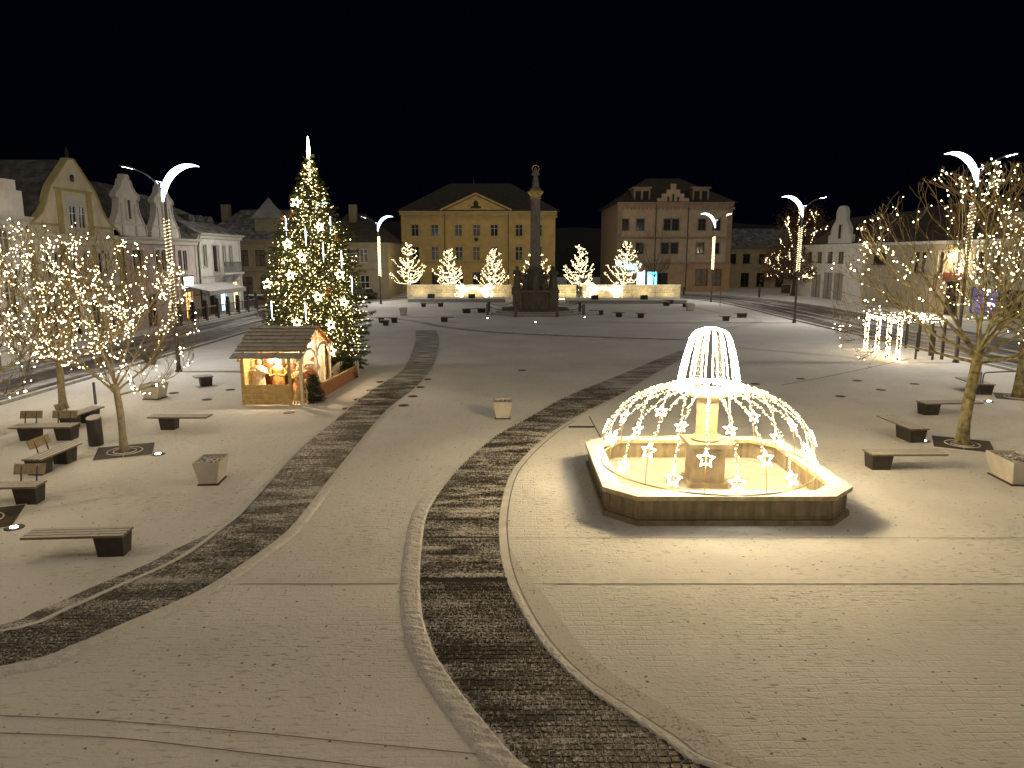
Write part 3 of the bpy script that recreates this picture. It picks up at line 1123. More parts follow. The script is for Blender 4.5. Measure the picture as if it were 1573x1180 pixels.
for k in (2.5, 4.6, 6.7):
    MB().prism([(k - .75, 8.75), (k + .75, 8.75), (k + .45, 9.2), (k, 9.32), (k - .45, 9.2)][::-1], 'y', 1.35, 3.4).build('dormer', roof_dark, r)
pipe(r, .15, .2, 7.3, M['win_white'])

# awning in front of the two houses
aw = thing('awning', 'long snowy awning over the cafe front', 'awning', (LX, 61.2, 0), math.pi / 2)
MB().hexa([(0, -2.3, 2.5), (8.4, -2.3, 2.5), (8.4, -.1, 3.0), (0, -.1, 3.0), (0, -2.3, 2.58), (8.4, -2.3, 2.58), (8.4, -.1, 3.08), (0, -.1, 3.08)]).build('canvas', M['kerb'], aw)
MB().box(0, 8.4, -2.36, -2.3, 2.2, 2.58).build('valance', M['kerb'], aw)
for k in (.2, 4.2, 8.2):
    MB().tube([(k, -.05, 2.0), (k, -2.2, 2.48)], .03, 5).build('arm', M['steel'], aw)

# terrace fence with ball-topped posts
fx, fy0, fy1 = -24.6 - 1.3, 56.0, 73.0
fen = thing('terrace_fence', 'dark terrace fence with ball-topped posts before the pale house', 'fence', (fx, fy0, 0), math.pi / 2)
L = fy1 - fy0
MB().box(0, L, 0, 1.2, 0, .28).build('plinth', M['kerb'], fen)
n = 8
for k in range(n):
    x = L * k / (n - 1)
    p = MB().box(x - .16, x + .16, -.06, .26, 0, 1.55).build('post', M['steel'], fen)
    MB().ball((x, .1, 1.72), .2, 8, 6).build('ball', M['steel'], p, True)
    if k < n - 1:
        xe = L * (k + 1) / (n - 1)
        MB().box(x + .16, xe - .16, .06, .14, 1.2, 1.28).build('rail', M['slat'], fen)
        MB().box(x + .16, xe - .16, .06, .14, .4, .46).build('rail', M['slat'], fen)
        pk = (xe - x) / 9
        for j in range(1, 9):
            MB().box(x + pk * j - .03, x + pk * j + .03, .08, .12, .46, 1.2).build('picket', M['win_brown'], fen)

# --- dark houses behind the fir
r = thing('town_house', 'dim beige house with a small pyramid turret behind the fir', 'house', (-38, 88, 0), 0)
W = 14
xx = lambda u, Y, X0: (u - 786.5) / FOCAL * Y - X0
hs = rows([xx(382, 88.5, -38), xx(408, 88.5, -38), 11.6], 1.25, 4.3, 6.2) + rows([xx(386, 88.5, -38), xx(414, 88.5, -38), 11.6], 1.3, .6, 3.0)
mb = MB(); wall_face(mb, 0, W, 0, 7.4, hs); shell(mb, W, 12, 7.4); mb.build('wall', dull, r)
cornice(r, -.1, W + .1, 7.4, dull, .4, .4); cornice(r, 0, W, 3.7, dull, .15, .2, 'string_course')
for h in hs:
    window(r, h, M['win_brown'], M['glass_dim'], surround=dull)
hip_roof(r, 0, W, 0, 12, 7.4, 11.3, roof_grey, 3.5, 3, .4)
MB().box(6.6, 9.4, 1.4, 4.2, 7.6, 10.0).build('turret', dull, r)
mb = MB()
for a, b in (((6.3, 1.1), (9.7, 1.1)), ((9.7, 1.1), (9.7, 4.5)), ((9.7, 4.5), (6.3, 4.5)), ((6.3, 4.5), (6.3, 1.1))):
    mb.tri((*a, 10.0), (*b, 10.0), (8.0, 2.8, 12.6))
mb.build('turret_roof', M['snowroof'], r)
MB().tube([(8, 2.8, 12.5), (8, 2.8, 13.3)], [.07, .02], 5).build('finial', M['steel'], r)
MB().box(1.2, 2.2, 5, 5.8, 9, 11.9).build('chimney', dull, r)

r = thing('town_house', 'dim beige house with pedimented door right of the fir', 'house', (-24.2, 95, 0), 0)
W = 8.0
hs = rows([xx(563.5, 95.5, -24.2), 3.0], 1.1, 4.6, 6.4) + [(xx(564, 95.5, -24.2) - .6, xx(564, 95.5, -24.2) + .6, .3, 3.0)]
mb = MB(); wall_face(mb, 0, W, 0, 7.2, hs); shell(mb, W, 12, 7.2); mb.build('wall', dull, r)
cornice(r, -.1, W + .1, 7.2, dull, .4, .4); cornice(r, 0, W, 3.9, dull, .15, .2, 'string_course')
for i, h in enumerate(hs):
    window(r, h, M['win_white'], M['glass_dim'] if i < 2 else M['glass'], surround=dull, head=i == 2)
hip_roof(r, 0, W, 0, 12, 7.2, 11.2, roof_brown, 1.5, 4, .4)
MB().box(2.2, 3.2, 4, 4.8, 9, 12.3).build('chimney', dull, r)

# --- ochre palace
X0, YB = -17.4, 115.0
r = thing('ochre_palace', 'ochre palace with triangular pediment behind the lit trees', 'building', (X0, YB, 0), 0)
W, D = 24.2, 18.0
C_ = lambda u: xx(u, YB + .6, X0)
upc = [C_(u) for u in (641.5, 671, 706.5, 733.5, 760, 797, 826)]
loc_ = [C_(u) for u in (641.5, 671, 707, 733, 760, 797, 826)]
hs = rows(upc, 1.15, Z(363, YB), Z(345, YB)) + rows(loc_, 1.15, Z(400, YB), Z(379, YB)) + rows(loc_, 1.2, 1.0, 2.9)
mb = MB(); wall_face(mb, 0, W, 0, 12.3, hs); shell(mb, W, D, 12.3); mb.build('wall', ochre, r)
for i, h in enumerate(hs):
    window(r, h, M['win_white'] if i < 14 else M['win_brown'], M['glass_dim'] if i in (2, 3, 10) else M['glass'], surround=ochre_trim, head=7 <= i < 14)
cornice(r, -.2, W + .2, 12.35, ochre_trim, .75, .6)
dent = MB()
k = .1
while k < W:
    dent.box(k, k + .28, -.2, .003, 11.35, 11.62); k += .56
stuff(dent.build('dentils', ochre_trim, r))
MB().box(0, W, -.09, .004, 11.1, 11.28).build('string_course', ochre_trim, r)
cornice(r, 0, W, 4.6, ochre_trim, .3, .4, 'string_course')
xa, xb = C_(684), C_(782)
ped = MB().prism([(xa, 12.4), (xb, 12.4), ((xa + xb) / 2, 14.75)][::-1], 'y', -.35, 3.0).build('pediment', ochre, r)
m_ = (xa + xb) / 2
pc = MB()
for a, b in (((xa - .4, 12.35), (m_, 14.85)), ((m_, 14.85), (xb + .4, 12.35))):
    pc.hexa([(a[0], -.75, a[1]), (b[0], -.75, b[1]), (b[0], 3, b[1]), (a[0], 3, a[1]), (a[0], -.75, a[1] + .3), (b[0], -.75, b[1] + .3), (b[0], 3, b[1] + .3), (a[0], 3, a[1] + .3)])
pc.build('raking_cornice', ochre_trim, ped)
MB().lathe([(.05, 0), (.75, .05), (.85, .25), (.35, .4), (.42, .8), (.2, 1.1), (.03, 1.25)], 10, (m_, -.36), 1, .25).build('coat_of_arms', M['win_brown'], ped, True).location.z = 12.75
MB().lathe([(.03, 0), (.3, .3), (.35, .55), (.1, .7)], 8, (m_, -.05), 1, .3).build('plaque', M['win_brown'], r).location.z = Z(372, YB)
for u in (686, 781):
    pipe(r, C_(u), .2, 12.0, M['steel'])
hip_roof(r, 0, W, 0, D, 12.35, 17.4, roof_brown, 7.0, 7.0, .7)
MB().tube([(11, 9, 17.3), (11, 9, 18.3)], [.08, .03], 5).build('finial', M['lamp_steel'], r)

# --- rose building with stepped gable
X0, YB = 16.1, 112.0
W, D = 17.5, 20.0
r = thing('stepped_gable_building', 'dim rose building with a stepped gable and two dormers', 'building', (X0, YB, 0), 0)
C_ = lambda u: xx(u, YB + .6, X0)
top = [C_(u) for u in (955, 978, 1018.5, 1030, 1070, 1092)]
mid = [C_(u) for u in (955, 978, 1016, 1030, 1069, 1092)]
hs = rows(top, 1.15, Z(354, YB), Z(336.5, YB)) + rows(mid, 1.15, Z(390, YB), Z(373, YB))
gf = [(C_(975), C_(988), .9, 3.1), (C_(991), C_(1006), .9, 3.1), (C_(1014) - .8, C_(1014) + .8, .1, 2.9), (C_(1069) - .6, C_(1084) - .2, .9, 3.5), (C_(1088), C_(1103), .9, 3.5)]
mb = MB(); wall_face(mb, 0, W, 4.4, 13.4, hs); shell(mb, W, D, 13.4); mb.build('wall', rose, r)
mb = MB(); wall_face(mb, -.06, W + .06, 0, 4.4, gf, y=-.06, depth=.24); mb.build('base_storey', rose_base, r)
for h in hs:
    window(r, h, M['win_brown'], M['glass'], surround=rose_trim, head=False)
for i, h in enumerate(gf):
    window(r, h, M['win_white'] if i < 2 else M['win_brown'], (M['cyan_pale'], M['cyan'], M['glass'], M['glass_dim'], M['glass_dim'])[i], bars='mull', sill=False, name='shop_window')
cornice(r, -.1, W + .1, 13.5, rose_trim, .6, .6); cornice(r, 0, W, 8.35, rose_trim, .25, .3, 'string_course'); cornice(r, -.1, W + .1, 4.5, rose_trim, .3, .3, 'string_course')
dent = MB(); k = .1
while k < W:
    dent.box(k, k + .3, -.16, .003, 12.4, 12.75); k += .6
stuff(dent.build('dentils', rose_trim, r))
xa, xb = C_(1001.5), C_(1048.5)
steps = [(xa, 13.4), (xb, 13.4), (xb, 14.1), (xb - .75, 14.1), (xb - .75, 14.75), (xb - 1.4, 14.75), (xb - 1.4, 15.35), (xb - 2.0, 15.35), (xb - 2.0, 16.2),
         (xa + 2.0, 16.2), (xa + 2.0, 15.35), (xa + 1.4, 15.35), (xa + 1.4, 14.75), (xa + .75, 14.75), (xa + .75, 14.1), (xa, 14.1)]
g = MB().prism(steps[::-1], 'y', -.30, .35).build('stepped_gable', rose, r)
MB().box(xa, xb, -.28, -.004, 12.75, 13.4).build('corbel', rose_trim, g)
for k in (-.75, 0, .75):
    MB().box((xa + xb) / 2 + k - .15, (xa + xb) / 2 + k + .15, -.325, -.29, 13.6, 14.3 + (.4 if k == 0 else 0)).build('slit', M['steel'], g)
for u in (1001, 1049):
    pipe(r, C_(u), .2, 13.2, M['steel'])
for x in (.35, W - .35):
    MB().box(x - .35, x + .35, -.09, .003, 4.5, 12.9).build('pilaster', rose_trim, r)
hip_roof(r, 0, W, 0, D, 13.45, 18.0, roof_brown, 6.0, 6.0, .6)
for u in (980, 1067.5):
    x = C_(u)
    dm = MB().box(x - 1.25, x + 1.25, .5, 4, 13.4, 15.6).build('dormer', rose_trim, r)
    for k in (-.58, .58):
        MB().box(x + k - .42, x + k + .42, .46, .52, 13.75, 15.2).build('dormer_window', M['glass'], dm)
    MB().box(x - 1.5, x + 1.5, .3, 4, 15.6, 15.8).build('dormer_cap', rose_trim, dm)
# lit cyan sign over the shop and a small round one
q = MB().box(-.9, .9, -.12, 0, 0, .75).build('shop_sign', M['cyan'])
q.location = (X0 + C_(965), YB - .2, Z(414, YB)); tag(q, 'bright cyan shop sign above the lit blue windows', 'sign')
q = MB().prism([(.45 * math.cos(a * math.pi / 6), .45 * math.sin(a * math.pi / 6)) for a in range(12)][::-1], 'y', -.12, 0).build('round_sign', M['cyan_pale'])
q.location = (X0 + .3, YB - .15, Z(404, YB)); tag(q, 'small round pale blue sign beside the cyan shop sign', 'sign')

# --- low far house
X0, YB = 37.2, 124.0
W = 19
r = thing('low_house', 'low yellowish house with arched doors beyond the right road', 'house', (X0, YB, 0), 0)
C_ = lambda u: xx(u, YB + .5, X0)
hs = rows([C_(u) for u in (1119, 1140, 1164, 1190)], 1.2, 4.2, 5.8) + rows([C_(u) for u in (1139, 1163, 1192, 1217)], 1.4, .2, 2.6)
mb = MB(); wall_face(mb, 0, W, 0, 6.9, hs); shell(mb, W, 12, 6.9); mb.build('wall', PL('far_yellow_plaster', (.46, .38, .22)), r)
for h in hs:
    window(r, h, M['win_brown'], M['glass'], sill=h[2] > 3)
hip_roof(r, 0, W, 0, 12, 6.9, 10.2, roof_grey, .5, .5, .4)
cornice(r, -.1, W + .1, 6.95, dull, .35, .35)

# --- white house with single gable on the right road
RX, o0 = 40.5, 105.0
ry = lambda u: o0 - 40.5 * FOCAL / (u - 786.5)
W = 21
r = thing('gabled_house', 'white house with one tall round-topped gable and garage doors', 'house', (RX, o0, 0), -math.pi / 2)
hs = rows([ry(u) for u in (1237, 1251.5, 1267.5, 1284)], 1.5, 4.65, 6.0) + rows([ry(1221)], 1.2, 4.65, 6.0)
drs = [(ry(1242), ry(1256), .05, 3.1), (ry(1260), ry(1273.5), .05, 3.4), (ry(1275.5), ry(1290), .05, 3.4)]
mb = MB(); wall_face(mb, 0, W, 0, 6.9, hs + drs); shell(mb, W, 11, 6.9); mb.build('wall', PL('house_white_plaster', (.68, .64, .57)), r)
for h in hs:
    window(r, h, M['win_brown'], M['glass_dim'], bars='mull')
for h in drs:
    d_ = MB().box(h[0], h[1], .08, .15, h[2], h[3]).build('door', PL('grey_door', (.3, .28, .25)), r)
    m_ = (h[0] + h[1]) / 2
    MB().box(m_ - .05, m_ + .05, .05, .079, h[2], h[3]).build('door_batten', M['win_brown'], d_)
cornice(r, -.1, W + .1, 6.95, grey1, .35, .3)
add_gable(r, ry(1280), 6.2, 6.97, 4.5, 'round', M['win_white'], M['win_white'])
proud_window(r.children[-1], (ry(1280) - .4, ry(1280) + .4, 7.6, 9.3), M['win_brown'], M['glass'], M['win_white'])
mb = MB().quad((0, -.2, 6.9), (W, -.2, 6.9), (W, 5.5, 10.6), (0, 5.5, 10.6)).quad((W, 5.5, 10.6), (W, 11, 6.9), (0, 11, 6.9), (0, 5.5, 10.6)).tri((0, -.2, 6.9), (0, 5.5, 10.6), (0, 11, 6.9)).tri((W, -.2, 6.9), (W, 11, 6.9), (W, 5.5, 10.6))
uvbox(mb.build('roof', roof_brown, r))

# --- long house behind the right tree
o0 = 84.0
W = 30
r = thing('long_house', 'long beige house with a shop door behind the right tree', 'house', (RX + .4, o0, 0), -math.pi / 2)
hs = rows([ry(1337)], 3.0, 4.6, 5.9) + rows([ry(u) for u in (1393, 1403, 1430, 1456, 1490, 1515, 1545)], .85, 3.9, 5.9)
drs = [(ry(1440), ry(1462), .05, 3.2), (ry(1480), ry(1520), .5, 2.8), (ry(1530), ry(1560), .5, 2.8)]
mb = MB(); wall_face(mb, 0, ry(1478), 0, 6.9, [h for h in hs + drs if h[1] < ry(1478)]); shell(mb, W, 11, 6.9); mb.build('wall', PL('long_beige_plaster', (.46, .40, .28)), r)
mb = MB(); wall_face(mb, ry(1478), W, 0, 6.9, [h for h in hs + drs if h[0] > ry(1478)]); mb.build('wall', PL('pale_green_plaster', (.40, .44, .34)), r)
for h in hs:
    window(r, h, M['win_brown'], M['glass'], bars='mull', surround=M['win_white'] if h[0] > ry(1425) else None)
for i, h in enumerate(drs):
    window(r, h, M['win_brown'], (M['glass'], M['violet'], M['glass'])[i], sill=False, name='shop_window')
MB().box(ry(1436), ry(1468), -.08, .004, 3.3, 4.0).build('sign_board', PL('dark_red_board', (.16, .05, .035)), r)
cornice(r, -.1, W, 6.95, grey1, .35, .3)
mb = MB().quad((0, -.2, 6.9), (W, -.2, 6.9), (W, 5.5, 10.9), (0, 5.5, 10.9)).quad((W, 5.5, 10.9), (W, 11, 6.9), (0, 11, 6.9), (0, 5.5, 10.9)).tri((0, -.2, 6.9), (0, 5.5, 10.9), (0, 11, 6.9)).tri((W, -.2, 6.9), (W, 11, 6.9), (W, 5.5, 10.9))
uvbox(mb.build('roof', roof_brown, r))
for u in (1500, 1545):
    x = ry(u)
    dm = MB().prism([(x - .9, 7.9), (x + .9, 7.9), (x, 9.2)][::-1], 'y', 1.2, 4).build('dormer', grey1, r)
    MB().box(x - .3, x + .3, 1.15, 1.2, 8.0, 8.55).build('dormer_window', M['glass'], dm)
# wall lantern that lights the pale front (its wash shows on the plaster in the photo)
wl = thing('wall_lantern', 'small lit lantern on the long house front', 'lantern', (RX + .4 - .9, 66.5, 5.6), 0)
MB().tube([(.9, 0, .25), (.2, 0, .3), (0, 0, .2)], .03, 5).build('arm', M['steel'], wl)
MB().lathe([(.02, .22), (.2, .1), (.22, .06)][::-1], 10).build('hood', M['steel'], wl)
MB().ball((0, 0, 0), .10, 8, 6).build('bulb', emit('lantern_bulb', (1, .78, .45), 900.0), wl, True)

# ------------------------------------------------------------------ fountain and its dome of light
FC = Vector((4.68, 16.78, 0))
HX, HY, CH = 2.66, 2.48, .62


def octo(ix, iy, c):
    return [(-ix + c, -iy), (ix - c, -iy), (ix, -iy + c), (ix, iy - c), (ix - c, iy), (-ix + c, iy), (-ix, iy - c), (-ix, -iy + c)]


fo = thing('fountain', 'chamfered square stone fountain basin with a pillar in the snow', 'fountain', FC, 0)


def oct_ring(mb, o, i, z0, z1):
    n = 8
    b = len(mb.v)
    for pts, z in ((o, z0), (o, z1), (i, z1), (i, z0)):
        mb.v += [(x, y, z) for x, y in pts]
    for a in range(3):
        for k in range(n):
            k2 = (k + 1) % n
            mb.f.append((b + a * n + k, b + a * n + k2, b + (a + 1) * n + k2, b + (a + 1) * n + k)); mb.m.append(0)
    for k in range(n):
        k2 = (k + 1) % n
        mb.f.append((b + 3 * n + k, b + 3 * n + k2, b + k2, b + k)); mb.m.append(0)


g = .06
outer = octo(HX, HY, CH)
for k in range(8):           # each wall slab its own stone
    a, b = Vector(outer[k]), Vector(outer[(k + 1) % 8])
    d_ = (b - a).normalized(); n_ = Vector((d_.y, -d_.x))
    n_ = n_ if n_.dot((a + b) / 2) > 0 else -n_
    a0, b0 = a - n_ * .05 + d_ * .01, b - n_ * .05 - d_ * .01
    ai, bi = a0 - n_ * .24 + d_ * .1, b0 - n_ * .24 - d_ * .1
    s_ = MB().hexa([(*a0, .10), (*b0, .10), (*bi, .10), (*ai, .10), (*a0, .56), (*b0, .56), (*bi, .56), (*ai, .56)]).build('basin_slab', M['basin'], fo)
    pn = MB()
    L_ = (b0 - a0).length
    t = .05
    def bar(s0, s1, z0, z1):
        p0, p1 = a0 + d_ * s0, a0 + d_ * s1
        q0, q1 = p0 + n_ * .018, p1 + n_ * .018
        pn.hexa([(*q0, z0), (*q1, z0), (*p1, z0), (*p0, z0), (*q0, z1), (*q1, z1), (*p1, z1), (*p0, z1)])
    bar(.02, L_ - .02, .48, .53); bar(.02, L_ - .02, .13, .18); bar(.02, .08, .181, .479); bar(L_ - .08, L_ - .02, .181, .479)
    if k == 0:
        bar(L_ * .3, L_ * .3 + .04, .181, .479); bar(L_ * .66, L_ * .66 + .04, .181, .479)
    pn.build('panel_moulding', M['basin'], s_)
mb = MB(); oct_ring(mb, octo(HX + .03, HY + .03, CH), octo(HX - .4, HY - .4, CH - .16), 0, .115); mb.build('basin_foot', M['basin'], fo)
mb = MB(); oct_ring(mb, octo(HX + .05, HY + .05, CH + .02), octo(HX - .36, HY - .36, CH - .14), .561, .655); mb.build('coping', M['basin_top'], fo)
mb = MB().prism(octo(HX - .3, HY - .3, CH - .1), 'z', .02, .14); mb.build('basin_floor', M['basin_snow'], fo)
# pillar
pd = MB().box(-.46, .46, -.46, .46, .14, .26).box(-.38, .38, -.38, .38, .26, 1.12).box(-.5, .5, -.5, .5, 1.12, 1.22).build('pedestal', M['sandstone'], fo)
mb = MB()
for y in (-.395,):
    mb.box(-.3, .3, y, y + .012, .34, .40).box(-.3, .3, y, y + .012, .98, 1.04).box(-.3, -.25, y, y + .012, .4, .98).box(.25, .3, y, y + .012, .4, .98)
mb.build('panel_moulding', M['sandstone'], pd)
MB().lathe([(.34, 1.22), (.36, 1.27), (.28, 1.33), (.25, 1.42), (.25, 2.15), (.27, 2.2), (.3, 2.24)], 24, wob=lambda th, z: 1 + .035 * math.cos(12 * th) * (1.36 < z < 2.18)).build('pillar', M['sandstone'], fo, True)
MB().lathe([(.3, 2.24), (.5, 2.32), (.56, 2.42), (.5, 2.44)], 24).build('bowl', M['sandstone'], fo, True)

dm = thing('light_dome', 'glowing dome of light arches and stars standing on the fountain', 'light decoration', FC, 0)
RB, RC, ZB, ZC, ZT = 2.50, .74, .67, 2.52, 3.92
bp, br = [], []
NA = 24
fr_b, rp_b = MB(), MB()
arch_pts = []
for k in range(NA):
    th = -math.pi / 2 + 2 * math.pi * k / NA
    ca, sa = math.cos(th), math.sin(th)
    ps = []
    for i in range(33):
        t = i / 32 * math.pi / 2
        rr = RC * .55 + (RB - RC * .55) * math.sin(t) ** .92
        zz = ZB + (ZC - ZB) * math.cos(t) ** .86
        ps.append((rr, zz))
    arch_pts.append((th, ps))
    zs = 1.37 if k % 2 == 1 else .96
    up_ = [(r_ * ca, r_ * sa, z_) for r_, z_ in ps]
    MB().tube(up_, .011, 5).build('arch_rod', M['frame_gold'], dm)
    lit = [p for p in ps if p[1] >= zs + .1]
    # bulbs down to the star
    for i in range(len(lit) - 1):
        (r0, z0), (r1, z1) = lit[i], lit[i + 1]
        seg = math.hypot(r1 - r0, z1 - z0)
        n = max(1, int(seg / .019))
        for j in range(n):
            f = (j + R.random()) / n
            rr, zz = r0 + (r1 - r0) * f, z0 + (z1 - z0) * f
            a = R.uniform(0, 6.28); off = R.uniform(.0, .05)
            bp.append((rr * ca - sa * off * math.cos(a), rr * sa + ca * off * math.cos(a), zz + off * math.sin(a)))
            br.append(R.uniform(.006, .012))
    # star
    i0 = min(range(33), key=lambda i: abs(ps[i][1] - zs))
    r_, z_ = ps[i0]
    c = Vector((r_ * ca, r_ * sa, z_))
    out = Vector((ca, sa, .35)).normalized(); side = Vector((-sa, ca, 0)); upv = out.cross(side).normalized()
    if upv.z < 0:
        upv = -upv
    st = []
    for i in range(10):
        a = math.pi / 2 + i * math.pi / 5
        q = .185 if i % 2 == 0 else .082
        st.append(c + side * q * math.cos(a) + upv * q * math.sin(a) + out * .03)
    MB().tube(st + [st[0], st[1]], .0125, 5).build('star', M['star'], dm)
ring = [(RB * math.cos(a * math.pi / 48), RB * math.sin(a * math.pi / 48), ZB) for a in range(97)]
MB().tube(ring, .018, 5).build('base_ring', M['frame_gold'], dm)
for zz, rr in ((ZC + .0, RC), (ZC + .05, RC * .86), (ZC + .03, RC * 1.15)):
    cr = [(rr * math.cos(a * math.pi / 24), rr * math.sin(a * math.pi / 24), zz) for a in range(49)]
    MB().tube(cr, .009, 5).build('collar_ring', M['rope'], dm)
for k in range(420):
    a = R.uniform(0, 6.283); rr = R.uniform(.6, .95)
    bp.append((rr * math.cos(a), rr * math.sin(a), ZC - .02 + R.uniform(-.05, .09) - max(0, rr - .8) * .2)); br.append(R.uniform(.006, .010))
# upper bell
np_ = []
NB = 16


def bell(t):       # t 0 bottom .. 1 top
    return RC * float(np.interp(t, (0, .25, .5, .8, .9, .96, 1), (1.0, .92, .82, .66, .56, .42, .16))), ZC + (ZT - ZC) * t


for k in range(NB):
    th = math.pi / 2 + 2 * math.pi * k / NB
    ps = []
    for i in range(21):
        rr, zz = bell(i / 20)
        rr = max(.06, rr)
        ps.append((rr * math.cos(th), rr * math.sin(th), zz))
    MB().tube(ps, .009, 5).build('bell_rib', M['rope'], dm)
    if k % 2 == 0:
        for i in range(22):
            t = .03 + .85 * i / 22
            rr, zz = bell(t)
            for j in range(5):
                a = th + (2 * math.pi / NB) * (j + .5 * (i % 2) + R.uniform(-.2, .2)) / 5
                np_.append((rr * math.cos(a), rr * math.sin(a), zz + R.uniform(-.02, .02)))
bulbs('bulbs', bp, br, M['dome'], dm, True)
bulbs('net_bulbs', np_, [R.uniform(.005, .009) for _ in np_], M['net'], dm, False)

# ------------------------------------------------------------------ benches
def bench(label, p0, p1, blocks, backs=(), depth=.56, length=None, cat='bench', one=False):
    """p0-p1: near long edge of the seat as picture points at seat height; blocks: (from,to) shares of the length"""
    a, b = P(*p0, .45), P(*p1, .45)
    d_ = (b - a); L_ = d_.length
    if length:
        L_ = length
    r = thing('park_bench', label, cat, (a.x, a.y, 0), math.atan2(d_.y, d_.x), 'slatted benches on the square')
    w = depth / 4
    for k in range(4):
        s_ = MB().box(0, L_, k * w + .012, (k + 1) * w - .012, .405, .45)
        s_.build('slat', M['slat'], r)
    MB().box(.04, L_ - .04, .06, depth - .06, .385, .404).build('bearer', M['steel'], r)
    for f0, f1 in blocks:
        MB().hexa([(L_ * f0 + .03, .09, 0), (L_ * f1 - .03, .09, 0), (L_ * f1 - .03, depth - .09, 0), (L_ * f0 + .03, depth - .09, 0),
                   (L_ * f0, .05, .384), (L_ * f1, .05, .384), (L_ * f1, depth - .05, .384), (L_ * f0, depth - .05, .384)]).build('block', M['block'], r)
    for f0, f1 in backs:
        bk = MB().hexa([(L_ * f0, depth - .03, .60), (L_ * f1, depth - .03, .60), (L_ * f1, depth + .01, .60), (L_ * f0, depth + .01, .60),
                        (L_ * f0, depth + .05, .82), (L_ * f1, depth + .05, .82), (L_ * f1, depth + .09, .82), (L_ * f0, depth + .09, .82)]).build('backrest', M['backwood'], r)
        po = MB()
        for f in (.25, .75):
            x = L_ * (f0 + (f1 - f0) * f)
            po.tube([(x, depth - .07, .40), (x, depth - .02, .62), (x, depth + .05, .78)], .018, 5)
        po.build('backrest_post', M['steel'], bk)
    return r


bench('long slatted bench with one block foot in the lower left corner', (29, 827), (187, 823), [(.70, .99)], depth=.5)
bench('bench with backrest cut by the left picture edge above the lower bench', (-42, 750), (53, 748), [(.60, .98)], [(.45, .97)], depth=.52)
bench('slanting bench with short backrest between the waste bin and the edge bench', (64, 706), (127, 680), [(.02, .30), (.62, .9)], [(.22, .70)], depth=.55)
bench('wide bench with two backrests left of the waste bin', (11, 657), (107, 656), [(.13, .40), (.72, .99)], [(.02, .38), (.55, .95)], depth=.6)
bench('angled bench behind the waste bin pointing at the bollard', (111, 640), (161, 624), [(.0, .28), (.55, .88)], [(.0, .35)], depth=.52)
bench('low backless bench left of the wooden hut', (225, 641), (317, 641), [(.18, .44)], depth=.52)
bench('small backless bench left behind the hut and near the lamp post', (300, 580), (328, 577.5), [(.3, .95)], depth=.6)
bench('backless bench nearest to the corner planter on the right', (1341, 698.5), (1458, 698), [(.02, .29)], depth=.58)
bench('bench turned end-on left of the right tree trunk', (1346, 638), (1398, 659), [(.55, .98)], depth=.62)
bench('backless bench passing behind the right tree trunk', (1422, 620), (1512, 618.5), [(.01, .28)], depth=.56)
bench('turned bench beside the steel hoop rail', (1466, 579), (1498, 590), [(.55, .98)], depth=.8)
for i, (lab, a, b, bl) in enumerate([
    ('small dark-footed bench right of the fir, leftmost of three close together', (577, 488), (590, 488), [(.3, .9)]),
    ('small bench right of the fir, nearest of three close together', (583, 492), (598, 492), [(.3, .85)]),
    ('small bench right of the fir, rightmost of three close together', (592, 488), (609, 488), [(.5, 1)]),
    ('single-footed bench alone between the two dark paths and the column', (677, 487), (697, 487), [(0, .5)]),
    ('thin bench with two feet left of the column chains', (712, 474.5), (747, 473.5), [(.02, .32), (.68, .98)]),
    ('bench in front of the left low platform', (645, 465.5), (682, 465.2), [(.05, .25), (.75, .97)]),
    ('bench right of the column, first from the chains', (905, 476.5), (927, 476.8), [(.68, .98)]),
    ('bench right of the column, second from the chains', (940, 479.5), (958, 480), [(.3, .8)]),
    ('bench right of the column, third from the chains', (975, 481), (992, 481.5), [(.25, .75)]),
    ('bench left of the grey far planter, nearer of two', (1012, 463.5), (1028, 464), [(.4, .95)]),
    ('bench left of the grey far planter, farther of two', (1022, 461), (1036, 461), [(.3, .9)]),
    ('bench just behind the grey far planter', (1045, 465.5), (1058, 466), [(.25, .85)]),
    ('bench left of the tall right lamp, nearer of two', (1106, 485.5), (1124, 485.5), [(.35, .85)]),
    ('bench left of the tall right lamp, farther of two', (1130, 481), (1149, 481), [(.25, .95)])]):
    bench(lab, a, b, bl, depth=.6)


